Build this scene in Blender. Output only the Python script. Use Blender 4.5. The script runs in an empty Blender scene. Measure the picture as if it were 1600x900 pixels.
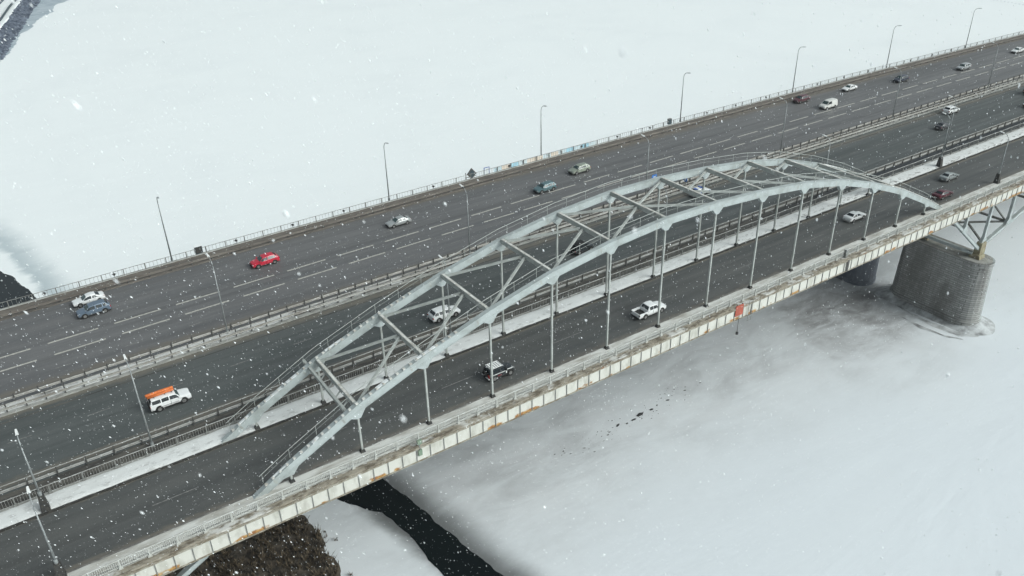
import bpy, bmesh, math, random
from mathutils import Vector, Matrix, noise
C = bpy.context; D = bpy.data; sc = C.scene; COL = sc.collection
R = math.radians

# ------------------------------------------------------------------ camera
F_PX, PITCH, YAW, ROLL = 1288.37, 0.51027, 0.587402, -0.02346
fw = Vector((math.sin(YAW)*math.cos(PITCH), math.cos(YAW)*math.cos(PITCH), -math.sin(PITCH)))
r0 = fw.cross(Vector((0, 0, 1))).normalized(); u0 = r0.cross(fw)
rr = r0*math.cos(ROLL)+u0*math.sin(ROLL); uu = u0*math.cos(ROLL)-r0*math.sin(ROLL)
cd = D.cameras.new('camera'); cam = D.objects.new('camera', cd); COL.objects.link(cam)
cam.matrix_world = Matrix(((rr.x, uu.x, -fw.x, 0), (rr.y, uu.y, -fw.y, 0), (rr.z, uu.z, -fw.z, 56), (0, 0, 0, 1)))
cd.sensor_width = 36; cd.lens = F_PX/1600*36; cd.clip_start = 0.3; cd.clip_end = 9000
cd.dof.use_dof = True; cd.dof.focus_distance = 95; cd.dof.aperture_fstop = 1.3
sc.camera = cam

# ------------------------------------------------------------------ sky, sun, exposure
SUN_EL, SUN_AZ = R(36), R(146)          # azimuth from +Y towards +X
w = D.worlds.new('World'); sc.world = w; w.use_nodes = True
nt = w.node_tree; nt.nodes.clear()
out = nt.nodes.new('ShaderNodeOutputWorld'); bg = nt.nodes.new('ShaderNodeBackground')
sky = nt.nodes.new('ShaderNodeTexSky'); sky.sky_type = 'NISHITA'; sky.sun_disc = False
sky.sun_elevation = SUN_EL; sky.sun_rotation = SUN_AZ
sky.air_density = 1.0; sky.dust_density = 6.0; sky.ozone_density = 1.0
hsv = nt.nodes.new('ShaderNodeHueSaturation'); hsv.inputs['Saturation'].default_value = 0.22
cast = nt.nodes.new('ShaderNodeMix'); cast.data_type = 'RGBA'; cast.blend_type = 'MULTIPLY'; cast.inputs['Factor'].default_value = 1
cast.inputs['B'].default_value = (0.90, 1.0, 1.01, 1)        # the cool cast of a snow cloud
nt.links.new(sky.outputs[0], hsv.inputs['Color']); nt.links.new(hsv.outputs[0], cast.inputs['A']); nt.links.new(cast.outputs['Result'], bg.inputs['Color'])
bg.inputs['Strength'].default_value = 0.15
nt.links.new(bg.outputs[0], out.inputs['Surface'])
sl = D.lights.new('sun', 'SUN'); sl.energy = 1.3; sl.angle = R(35); sl.color = (0.98, 0.99, 0.95)
so = D.objects.new('sun', sl); COL.objects.link(so)
sd = Vector((math.sin(SUN_AZ)*math.cos(SUN_EL), math.cos(SUN_AZ)*math.cos(SUN_EL), math.sin(SUN_EL)))
so.rotation_euler = sd.to_track_quat('Z', 'Y').to_euler(); so.location = (0, 0, 150)
vs = sc.view_settings; vs.view_transform = 'Standard'; vs.look = 'None'; vs.exposure = -0.16; vs.gamma = 1
vs.use_curve_mapping = False
sc.display_settings.display_device = 'sRGB'

random.seed(7)
ICE = -27.5

# ------------------------------------------------------------------ materials
def mat(name, col, rough=0.8, metal=0.0, col2=None, scale=1.0, amt=(0.4, 0.65), stretch=(1, 1, 1), detail=4,
        bump=0.0, bscale=None, spec=0.5, coat=0.0, coords='Object', extra=None):
    m = D.materials.new(name); m.use_nodes = True; t = m.node_tree; N = t.nodes; L = t.links
    b = N['Principled BSDF']; b.inputs['Base Color'].default_value = (*col, 1)
    b.inputs['Roughness'].default_value = rough; b.inputs['Metallic'].default_value = metal
    b.inputs['Specular IOR Level'].default_value = spec; b.inputs['Coat Weight'].default_value = coat
    if col2 is not None or bump:
        tc = N.new('ShaderNodeTexCoord'); mp = N.new('ShaderNodeMapping')
        mp.inputs['Scale'].default_value = stretch
        L.new(tc.outputs[coords], mp.inputs['Vector'])
    if col2 is not None:
        nz = N.new('ShaderNodeTexNoise'); nz.inputs['Scale'].default_value = scale; nz.inputs['Detail'].default_value = detail
        nz.inputs['Roughness'].default_value = 0.62
        L.new(mp.outputs[0], nz.inputs['Vector'])
        mr = N.new('ShaderNodeMapRange'); mr.inputs['From Min'].default_value = amt[0]; mr.inputs['From Max'].default_value = amt[1]
        L.new(nz.outputs['Fac'], mr.inputs['Value'])
        mx = N.new('ShaderNodeMix'); mx.data_type = 'RGBA'; mx.name = 'MIX'
        mx.inputs['A'].default_value = (*col, 1); mx.inputs['B'].default_value = (*col2, 1)
        L.new(mr.outputs[0], mx.inputs['Factor']); L.new(mx.outputs['Result'], b.inputs['Base Color'])
    if bump:
        nb = N.new('ShaderNodeTexNoise'); nb.inputs['Scale'].default_value = bscale or scale*3; nb.inputs['Detail'].default_value = 5
        L.new(mp.outputs[0], nb.inputs['Vector'])
        bp = N.new('ShaderNodeBump'); bp.inputs['Strength'].default_value = bump; bp.inputs['Distance'].default_value = 0.05
        L.new(nb.outputs['Fac'], bp.inputs['Height']); L.new(bp.outputs[0], b.inputs['Normal'])
    return m

class G:
    """tiny node-building helper for the larger materials"""
    def __init__(s, name, rough=0.7, spec=0.4, local=False):
        s.m = D.materials.new(name); s.m.use_nodes = True; s.t = s.m.node_tree; s.b = s.t.nodes['Principled BSDF']
        s.b.inputs['Roughness'].default_value = rough; s.b.inputs['Specular IOR Level'].default_value = spec
        s.sep = None
        if local: s.pos = s.t.nodes.new('ShaderNodeTexCoord').outputs['Object']
        else: s.pos = s.t.nodes.new('ShaderNodeNewGeometry').outputs['Position']
    def n(s, k, **kw):
        x = s.t.nodes.new(k)
        for a, v in kw.items(): setattr(x, a, v)
        return x
    def put(s, sock, v):
        if hasattr(v, 'is_output'): s.t.links.new(v, sock)
        else: sock.default_value = v
    def xyz(s):
        if not s.sep:
            s.sep = s.n('ShaderNodeSeparateXYZ'); s.t.links.new(s.pos, s.sep.inputs[0])
        return s.sep.outputs
    def noise(s, scale, stretch=(1, 1, 1), detail=4, rough=0.6, dist=0.0):
        mp = s.n('ShaderNodeMapping'); mp.inputs['Scale'].default_value = stretch
        s.t.links.new(s.pos, mp.inputs['Vector'])
        z = s.n('ShaderNodeTexNoise'); z.inputs['Scale'].default_value = scale; z.inputs['Detail'].default_value = detail
        z.inputs['Roughness'].default_value = rough; z.inputs['Distortion'].default_value = dist
        s.t.links.new(mp.outputs[0], z.inputs['Vector']); return z.outputs['Fac']
    def math(s, op, a, b=0.0, c=0.0):
        x = s.n('ShaderNodeMath', operation=op); s.put(x.inputs[0], a); s.put(x.inputs[1], b); s.put(x.inputs[2], c); return x.outputs[0]
    def ramp(s, v, a, b, c=0.0, d=1.0, smooth=True):
        x = s.n('ShaderNodeMapRange'); x.interpolation_type = 'SMOOTHSTEP' if smooth else 'LINEAR'
        s.put(x.inputs['Value'], v); x.inputs['From Min'].default_value = a; x.inputs['From Max'].default_value = b
        x.inputs['To Min'].default_value = c; x.inputs['To Max'].default_value = d; return x.outputs[0]
    def mix(s, f, a, b):
        x = s.n('ShaderNodeMix', data_type='RGBA'); s.put(x.inputs['Factor'], f)
        s.put(x.inputs['A'], a if hasattr(a, 'is_output') else (*a, 1)); s.put(x.inputs['B'], b if hasattr(b, 'is_output') else (*b, 1))
        return x.outputs['Result']
    def col(s, v): s.put(s.b.inputs['Base Color'], v if hasattr(v, 'is_output') else (*v, 1))
    def bump(s, h, strength=0.3, dist=0.05):
        b = s.n('ShaderNodeBump'); b.inputs['Strength'].default_value = strength; b.inputs['Distance'].default_value = dist
        s.t.links.new(h, b.inputs['Height']); s.t.links.new(b.outputs[0], s.b.inputs['Normal'])

def road_material(name, base, dark, dirt, edges):
    g = G(name, 0.55, 0.4); x, y, z = g.xyz()
    n1 = g.noise(0.35, (0.05, 1.6, 1), 4); n2 = g.noise(0.09, (0.35, 1, 1), 5); n3 = g.noise(9, (1, 1, 1), 3); n4 = g.noise(1.4, (0.4, 1, 1), 6, 0.7)
    c = g.mix(g.ramp(n1, 0.36, 0.64), base, dark)
    c = g.mix(g.ramp(n2, 0.42, 0.7, 0, 0.55), c, tuple(v*1.3 for v in base))
    n5 = g.noise(0.62, (0.02, 1, 1), 3, 0.55)
    c = g.mix(g.ramp(n5, 0.48, 0.66, 0, 0.5), c, tuple(v*0.66 for v in base))
    n6 = g.noise(2.6, (0.5, 1, 1), 6, 0.75)
    c = g.mix(g.ramp(n6, 0.5, 0.72, 0, 0.4), c, tuple(v*1.5 for v in base))
    c = g.mix(g.ramp(n3, 0.45, 0.75, 0, 0.35), c, tuple(v*0.55 for v in base))
    for (yy, wd) in edges:      # sandy slush washed up along the kerbs
        d = g.math('ABSOLUTE', g.math('SUBTRACT', y, yy))
        e = g.ramp(g.math('ADD', d, g.math('MULTIPLY', g.math('SUBTRACT', n4, 0.5), wd*2.2)), 0.0, wd, 0.85, 0.0)
        c = g.mix(e, c, dirt)
    # light dusting of fresh snow in specks
    sp = g.ramp(g.noise(5.5, (1, 1, 1), 2, 0.5), 0.70, 0.76, 0, 0.3)
    c = g.mix(sp, c, (0.5, 0.5, 0.5))
    g.col(c); g.put(g.b.inputs['Roughness'], g.ramp(n1, 0.35, 0.65, 0.42, 0.62)); g.bump(n3, 0.25, 0.01)
    return g.m

M = {}
M['road_near'] = road_material('asphalt_near', (0.092, 0.093, 0.089), (0.072, 0.076, 0.076), (0.165, 0.148, 0.122), [(64.3, 1.0), (73.45, 0.5)])
M['road_mid'] = road_material('asphalt_mid', (0.090, 0.097, 0.095), (0.070, 0.079, 0.078), (0.165, 0.148, 0.122), [(80.0, 1.1), (92.6, 1.0)])
M['road_far'] = road_material('asphalt_far', (0.142, 0.14, 0.14), (0.118, 0.12, 0.124), (0.155, 0.138, 0.115), [(117.8, 1.4), (97.0, 1.2)])
M['paint_line'] = mat('road_paint', (0.46, 0.445, 0.40), 0.7, col2=(0.24, 0.232, 0.218), scale=2.2, amt=(0.45, 0.75), detail=6)
M['paint_worn'] = mat('road_paint_worn', (0.27, 0.265, 0.25), 0.7, col2=(0.13, 0.128, 0.126), scale=2.0, amt=(0.35, 0.6), detail=6)
M['snow'] = mat('snow', (0.82, 0.84, 0.84), 0.85, col2=(0.66, 0.67, 0.66), scale=0.7, amt=(0.52, 0.8), detail=6, bump=0.5, bscale=2.5)
M['dirty_snow'] = mat('dirty_snow', (0.66, 0.655, 0.62), 0.9, col2=(0.36, 0.34, 0.30), scale=0.8, stretch=(0.35, 1.4, 1), amt=(0.42, 0.68), detail=7, bump=0.6, bscale=5)
M['slush'] = mat('slush', (0.15, 0.14, 0.125), 0.75, col2=(0.075, 0.072, 0.068), scale=0.7, stretch=(0.3, 1.6, 1), amt=(0.4, 0.62), detail=7, bump=0.6, bscale=4)
M['verge_dirt'] = mat('sidewalk_dirt', (0.165, 0.145, 0.125), 0.85, col2=(0.095, 0.085, 0.075), scale=0.9, stretch=(0.4, 1.5, 1), amt=(0.4, 0.65), detail=7, bump=0.4)
M['concrete'] = mat('concrete', (0.33, 0.33, 0.31), 0.85, col2=(0.2, 0.195, 0.18), scale=0.9, amt=(0.42, 0.7), detail=7, bump=0.3)
M['concrete_pale'] = mat('concrete_pale', (0.46, 0.465, 0.45), 0.85, col2=(0.28, 0.27, 0.24), scale=0.7, amt=(0.48, 0.75), detail=7, bump=0.3)
M['kerb'] = mat('kerb_stone', (0.2, 0.19, 0.175), 0.85, col2=(0.1, 0.095, 0.09), scale=1.2, amt=(0.4, 0.65), detail=6)
M['kerb_dark'] = mat('kerb_stone_dark', (0.03, 0.028, 0.026), 0.7, col2=(0.075, 0.07, 0.062), scale=1.2, amt=(0.45, 0.7), detail=6)  # darker stone for the kerb beside the snowy strip
M['steel'] = mat('arch_paint', (0.415, 0.455, 0.455), 0.55, col2=(0.29, 0.315, 0.305), scale=0.55, amt=(0.45, 0.72), detail=7, bump=0.08, spec=0.5)
M['steel_dull'] = mat('brace_paint', (0.40, 0.42, 0.40), 0.55, col2=(0.27, 0.28, 0.265), scale=0.8, amt=(0.45, 0.7), detail=7)
M['rail_grey'] = mat('rail_steel', (0.23, 0.235, 0.225), 0.55, 0.2, col2=(0.14, 0.135, 0.125), scale=1.2, amt=(0.4, 0.65), detail=6)
M['rail_pale'] = mat('rail_pale_paint', (0.47, 0.48, 0.46), 0.6, col2=(0.33, 0.325, 0.29), scale=1.0, amt=(0.42, 0.68), detail=6)
M['rail_baluster_light'] = mat('handrail_grey', (0.34, 0.345, 0.335), 0.55, 0.2, col2=(0.22, 0.215, 0.2), scale=1.2, amt=(0.4, 0.65), detail=6)
M['rail_dark'] = mat('rail_dark', (0.075, 0.075, 0.073), 0.6, 0.2, col2=(0.12, 0.11, 0.1), scale=2, amt=(0.45, 0.7))
M['wbeam'] = mat('guardrail_zinc', (0.34, 0.335, 0.315), 0.5, 0.3, col2=(0.2, 0.185, 0.165), scale=0.9, stretch=(0.4, 1, 1), amt=(0.42, 0.66), detail=7)
M['dark_iron'] = mat('dark_iron', (0.045, 0.045, 0.045), 0.6, 0.2, col2=(0.075, 0.07, 0.06), scale=3, amt=(0.45, 0.7))
M['under'] = mat('soffit', (0.12, 0.115, 0.11), 0.9, col2=(0.08, 0.075, 0.07), scale=0.6)
M['pole'] = mat('lamp_pole', (0.36, 0.385, 0.39), 0.5, 0.3, col2=(0.27, 0.28, 0.28), scale=2)
M['pole_dark'] = mat('lamp_pole_dark', (0.21, 0.23, 0.235), 0.55, 0.3, col2=(0.14, 0.15, 0.15), scale=2)
M['lamp_glass'] = mat('lamp_glass', (0.7, 0.72, 0.73), 0.3)
M['ochre'] = mat('bearing_ochre', (0.30, 0.275, 0.185), 0.8, col2=(0.2, 0.16, 0.10), scale=1.2, amt=(0.4, 0.65), detail=6)
M['red_panel'] = mat('red_panel', (0.42, 0.095, 0.055), 0.6, col2=(0.32, 0.075, 0.05), scale=1.5)
M['blue_sign'] = mat('blue_sign', (0.04, 0.17, 0.55), 0.4, col2=(0.05, 0.2, 0.5), scale=2)
M['green_box'] = mat('green_box', (0.16, 0.24, 0.17), 0.6, col2=(0.25, 0.28, 0.22), scale=4)
M['teal_box'] = mat('cabinet_teal', (0.055, 0.085, 0.10), 0.5, col2=(0.04, 0.055, 0.065), scale=3)
M['brown_panel'] = mat('sign_back', (0.115, 0.115, 0.115), 0.6, col2=(0.17, 0.14, 0.11), scale=1.5, amt=(0.45, 0.65))
M['banner_blue'] = mat('banner_blue', (0.42, 0.68, 0.80), 0.7, col2=(0.45, 0.72, 0.85), scale=0.5)
M['banner_peach'] = mat('banner_peach', (0.78, 0.68, 0.57), 0.7, col2=(0.82, 0.74, 0.66), scale=0.5)
M['banner_white'] = mat('banner_white', (0.72, 0.80, 0.82), 0.7, col2=(0.6, 0.76, 0.84), scale=0.4)
M['flake'] = mat('snowflake', (0.80, 0.82, 0.83), 0.9)
M['twig'] = mat('twig', (0.165, 0.128, 0.085), 0.9, col2=(0.035, 0.03, 0.025), scale=1.1, amt=(0.4, 0.6))
M['soil'] = mat('river_bank_soil', (0.12, 0.10, 0.078), 0.95, col2=(0.04, 0.036, 0.03), scale=1.1, amt=(0.4, 0.6), detail=7, bump=0.7)
M['stone'] = mat('riprap_stone', (0.15, 0.175, 0.22), 0.85, col2=(0.035, 0.045, 0.07), scale=0.35, amt=(0.42, 0.6))
M['bank'] = mat('embankment', (0.065, 0.085, 0.125), 0.9, col2=(0.12, 0.145, 0.185), scale=0.4, amt=(0.4, 0.65), detail=6)
M['water'] = mat('river_water', (0.006, 0.010, 0.011), 0.2, spec=0.4, bump=0.12, bscale=0.9)
M['debris'] = mat('ice_debris', (0.03, 0.03, 0.032), 0.7)
M['track'] = mat('track_snow', (0.50, 0.54, 0.58), 0.9)

g = G('median_snow', 0.9, 0.3); x, y, z = g.xyz(); n1 = g.noise(0.5, (0.3, 1.6, 1), 7, 0.68)
thr = g.math('ADD', n1, g.ramp(x, 5, 75, -0.07, 0.20, False))
c = g.mix(g.ramp(thr, 0.46, 0.66), (0.64, 0.64, 0.62), (0.145, 0.135, 0.122)); g.col(c); g.bump(n1, 0.6, .05); M['median_snow'] = g.m
g = G('service_gap', 0.8, 0.3); x, y, z = g.xyz(); n1 = g.noise(0.7, (0.3, 1.6, 1), 7, 0.65)
c = g.mix(g.ramp(n1, 0.4, 0.62), (0.115, 0.108, 0.096), (0.052, 0.05, 0.047)); c = g.mix(g.ramp(x, 80, 135, 0, .85), c, (0.028, 0.034, 0.042))
c = g.mix(g.ramp(n1, 0.64, 0.7, 0, 0.6), c, (0.42, 0.42, 0.41)); g.col(c); g.bump(n1, 0.6, .05); M['service_gap'] = g.m
# fascia plates: pale paint with rust bleeding from the bottom seams
g = G('fascia_paint', 0.55, 0.4); x, y, z = g.xyz()
n1 = g.noise(0.23, (1, 1, 1), 3); n2 = g.noise(1.6, (1, 1, 1.0), 6, 0.7); n3 = g.noise(0.8, (1, 1, .4), 5)
c = g.mix(g.ramp(n3, 0.45, 0.7), (0.60, 0.59, 0.54), (0.44, 0.43, 0.38))
low = g.ramp(z, -1.1, -1.95)
rust = g.math('MULTIPLY', g.ramp(n1, 0.47, 0.60), low)
rust = g.ramp(g.math('ADD', rust, g.math('MULTIPLY', g.math('SUBTRACT', n2, 0.5), 1.2)), 0.42, 0.8)
c = g.mix(rust, c, g.mix(g.ramp(n2, 0.4, 0.62), (0.46, 0.27, 0.09), (0.27, 0.12, 0.045)))
g.col(c); M['fascia'] = g.m
g = G('rusty_flange', 0.8, 0.3); n1 = g.noise(0.35, (1, 1, 1), 5); n2 = g.noise(2.2, (0.5, 1, 1), 6, 0.7)
c = g.mix(g.ramp(n2, 0.4, 0.62), (0.34, 0.32, 0.27), (0.19, 0.16, 0.12))
c = g.mix(g.ramp(n1, 0.60, 0.72, 0, 0.6), c, (0.27, 0.12, 0.045)); g.col(c); M['rusty'] = g.m
g = G('cornice_concrete', 0.9, 0.3); n1 = g.noise(0.5, (0.6, 1, 1), 6, 0.7); n2 = g.noise(1.8, (0.5, 1, 1), 6, 0.7)
c = g.mix(g.ramp(n2, 0.42, 0.6), (0.30, 0.27, 0.22), (0.125, 0.105, 0.08))
c = g.mix(g.ramp(n1, 0.50, 0.62, 0, 0.75), c, (0.62, 0.62, 0.60)); g.col(c); M['cornice'] = g.m
# masonry of the piers: thin courses
g = G('pier_masonry', 0.7, 0.45)
br = g.n('ShaderNodeTexBrick'); br.inputs['Scale'].default_value = 1.0; br.inputs['Brick Width'].default_value = 1.5
br.inputs['Row Height'].default_value = 0.42; br.inputs['Mortar Size'].default_value = 0.045
br.inputs['Color1'].default_value = (0.28, 0.282, 0.272, 1); br.inputs['Color2'].default_value = (0.36, 0.36, 0.345, 1); br.inputs['Mortar'].default_value = (0.17, 0.168, 0.16, 1)
x, y, z = g.xyz(); cv = g.n('ShaderNodeCombineXYZ'); g.put(cv.inputs[0], g.math('ADD', x, y)); g.put(cv.inputs[1], z)
g.t.links.new(cv.outputs[0], br.inputs['Vector'])
n1 = g.noise(0.22, (1, 1, 0.35), 6, 0.65)
c = g.mix(g.ramp(n1, 0.42, 0.66, 0, 0.7), br.outputs['Color'], (0.13, 0.125, 0.118))
lit_nose = g.ramp(g.math('ADD', x, g.math('MULTIPLY', g.math('SUBTRACT', g.noise(1.3, (1, 1, 2.5), 6, .7), .5), 3.0)), 143.6, 146.2)     # paler towards +X: brighter light on the pier nose painted in
c = g.mix(g.math('MULTIPLY', lit_nose, .75), c, (0.42, 0.47, 0.475)); g.col(c)
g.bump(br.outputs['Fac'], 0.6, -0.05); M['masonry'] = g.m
M['pier_far'] = mat('pier_concrete', (0.15, 0.165, 0.19), 0.85, col2=(0.10, 0.115, 0.14), scale=0.3, amt=(0.42, 0.65), detail=6)

# river ice: snow covered far out, bridge shade and wet streaks greyed into the colour
g = G('river_ice', 0.75, 0.35); x, y, z = g.xyz()
big = g.noise(0.028, (1, 1, 1), 5, 0.55, 0.6); mid = g.noise(0.11, (0.7, 1, 1), 6, 0.6, 0.4); fine = g.noise(0.6, (1, 1, 1), 6, 0.7)
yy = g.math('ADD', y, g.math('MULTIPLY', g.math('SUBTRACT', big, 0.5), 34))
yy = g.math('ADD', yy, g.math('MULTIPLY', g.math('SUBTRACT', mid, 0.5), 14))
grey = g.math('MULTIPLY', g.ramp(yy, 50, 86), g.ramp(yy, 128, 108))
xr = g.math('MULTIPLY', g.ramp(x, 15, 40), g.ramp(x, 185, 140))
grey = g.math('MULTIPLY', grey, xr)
dx = g.math('SUBTRACT', x, 131); dy = g.math('SUBTRACT', y, 78)
dd = g.math('SQRT', g.math('ADD', g.math('MULTIPLY', dx, g.math('MULTIPLY', dx, 0.4)), g.math('MULTIPLY', dy, dy)))
dark = g.ramp(g.math('ADD', dd, g.math('MULTIPLY', g.math('SUBTRACT', mid, 0.5), 26)), 16, 1)
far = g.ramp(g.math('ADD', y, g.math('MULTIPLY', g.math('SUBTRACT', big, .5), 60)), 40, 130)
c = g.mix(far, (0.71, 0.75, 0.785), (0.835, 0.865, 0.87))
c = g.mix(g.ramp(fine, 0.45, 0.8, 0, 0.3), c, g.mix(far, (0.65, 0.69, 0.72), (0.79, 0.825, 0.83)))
c = g.mix(g.ramp(big, 0.45, 0.75, 0, 0.22), c, (0.72, 0.755, 0.775))
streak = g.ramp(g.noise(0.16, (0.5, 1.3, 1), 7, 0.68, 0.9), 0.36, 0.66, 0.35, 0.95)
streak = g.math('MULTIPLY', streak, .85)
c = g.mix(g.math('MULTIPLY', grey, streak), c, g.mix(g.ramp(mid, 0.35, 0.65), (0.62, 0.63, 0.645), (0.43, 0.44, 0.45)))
mott = g.ramp(g.noise(0.22, (0.6, 1, 1), 7, 0.7, 0.5), 0.35, 0.62, 0.25, 0.95)
c = g.mix(g.math('MULTIPLY', dark, mott), c, (0.22, 0.215, 0.215))
side = g.math('SUBTRACT', x, g.math('ADD', 34.9, g.math('MULTIPLY', g.math('SUBTRACT', 87.6, y), 0.189)))
side = g.math('ADD', side, g.math('MULTIPLY', g.math('SUBTRACT', mid, 0.5), 5))
lead = g.math('MULTIPLY', g.math('MULTIPLY', g.ramp(side, 5.2, 0.2), g.ramp(side, -7, -4)), g.math('MULTIPLY', g.ramp(y, 40, 62), g.ramp(y, 120, 100)))
c = g.mix(g.math('MULTIPLY', lead, 0.9), c, (0.11, 0.115, 0.115))
s2 = g.math('SUBTRACT', x, g.math('SUBTRACT', 1.2, g.math('MULTIPLY', g.math('SUBTRACT', y, 177.5), 0.17)))
s2 = g.math('ADD', s2, g.math('MULTIPLY', g.math('SUBTRACT', mid, 0.5), 9))
lead2 = g.math('MULTIPLY', g.math('MULTIPLY', g.ramp(s2, 10, 2.5), g.ramp(s2, 0.4, 3.0)), g.math('MULTIPLY', g.ramp(y, 150, 170), g.ramp(y, 240, 215)))
c = g.mix(g.math('MULTIPLY', lead2, 0.8), c, (0.40, 0.47, 0.50))
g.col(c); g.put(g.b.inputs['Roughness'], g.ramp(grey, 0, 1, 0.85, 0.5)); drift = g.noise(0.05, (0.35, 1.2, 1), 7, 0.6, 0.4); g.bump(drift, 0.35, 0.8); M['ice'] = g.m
g = G('thin_ice', 0.5, 0.4); n1 = g.noise(0.14, (1, 1, 1), 6, 0.6, 0.8); n2 = g.noise(0.05, (1, 1, 1), 4)
c = g.mix(g.ramp(n1, 0.38, 0.62), (0.33, 0.40, 0.45), (0.48, 0.54, 0.58)); g.col(c); M['thin_ice'] = g.m

M['wet_ice'] = mat('wet_ice', (0.2, 0.202, 0.205), 0.5, col2=(0.55, 0.57, 0.58), scale=0.5, amt=(0.36, 0.6), detail=7)
def paint(name, col, dirt=0.72, rough=0.3, metal=0.0):
    g = G(name, rough, 0.5, True); x, y, z = g.xyz(); g.b.inputs['Metallic'].default_value = metal
    g.b.inputs['Coat Weight'].default_value = 0.35; g.b.inputs['Coat Roughness'].default_value = 0.12
    n = g.noise(3.0, (1, 1, 1), 5); low = g.ramp(g.math('ADD', z, g.math('MULTIPLY', g.math('SUBTRACT', n, 0.5), 0.5)), 0.75, 0.25, 0, dirt)
    c = g.mix(low, col, (0.10, 0.092, 0.082)); c = g.mix(g.ramp(n, 0.5, 0.75, 0, 0.12), c, (0.16, 0.155, 0.15)); g.col(c); return g.m
P = dict(white=paint('paint_white', (0.78, 0.79, 0.79)), silver=paint('paint_silver', (0.42, 0.44, 0.44), metal=0.35),
         red=paint('paint_red', (0.52, 0.018, 0.045), 0.3), bluegrey=paint('paint_blue_grey', (0.15, 0.20, 0.265), metal=0.3),
         teal=paint('paint_steel_blue', (0.11, 0.19, 0.21), metal=0.3), beige=paint('paint_beige', (0.31, 0.345, 0.285), metal=0.3),
         wine=paint('paint_wine', (0.085, 0.022, 0.032)), black=paint('paint_black', (0.024, 0.03, 0.034), 0.4),
         navy=paint('paint_navy', (0.028, 0.036, 0.058), 0.4), greysil=paint('paint_pale_grey', (0.40, 0.42, 0.43), metal=0.2),
         dark=paint('paint_dark_grey', (0.05, 0.053, 0.06), 0.4), cream=paint('paint_van', (0.68, 0.68, 0.65)),
         greycar=paint('paint_grey_green', (0.33, 0.36, 0.36), metal=0.3), cherry=paint('paint_cherry', (0.085, 0.012, 0.024)),
         green=paint('paint_dark_green', (0.02, 0.05, 0.04)))
M['glass'] = mat('car_glass', (0.014, 0.02, 0.025), 0.08, spec=0.6)
M['glass_teal'] = mat('windscreen', (0.045, 0.075, 0.075), 0.08, spec=0.6)
M['tyre'] = mat('tyre', (0.016, 0.016, 0.016), 0.85)
M['rim'] = mat('rim', (0.33, 0.33, 0.33), 0.4, 0.5, col2=(0.15, 0.14, 0.13), scale=4)
M['trim'] = mat('black_trim', (0.022, 0.022, 0.022), 0.6)
M['headlight'] = mat('headlight', (0.75, 0.77, 0.76), 0.15)
M['taillight'] = mat('taillight', (0.35, 0.015, 0.015), 0.25)
M['plate'] = mat('number_plate', (0.72, 0.72, 0.70), 0.5)
M['orange'] = mat('orange_cover', (0.68, 0.19, 0.05), 0.65, col2=(0.55, 0.13, 0.03), scale=2.5, bump=0.4)
M['rackwhite'] = mat('rack_white', (0.78, 0.79, 0.78), 0.6)
M['stripe_blue'] = mat('stripe_blue', (0.035, 0.11, 0.42), 0.4)
M['wine_emblem'] = mat('emblem_wine', (0.16, 0.025, 0.03), 0.5)
M['livery_red'] = mat('livery_red', (0.30, 0.035, 0.03), 0.45)

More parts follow.
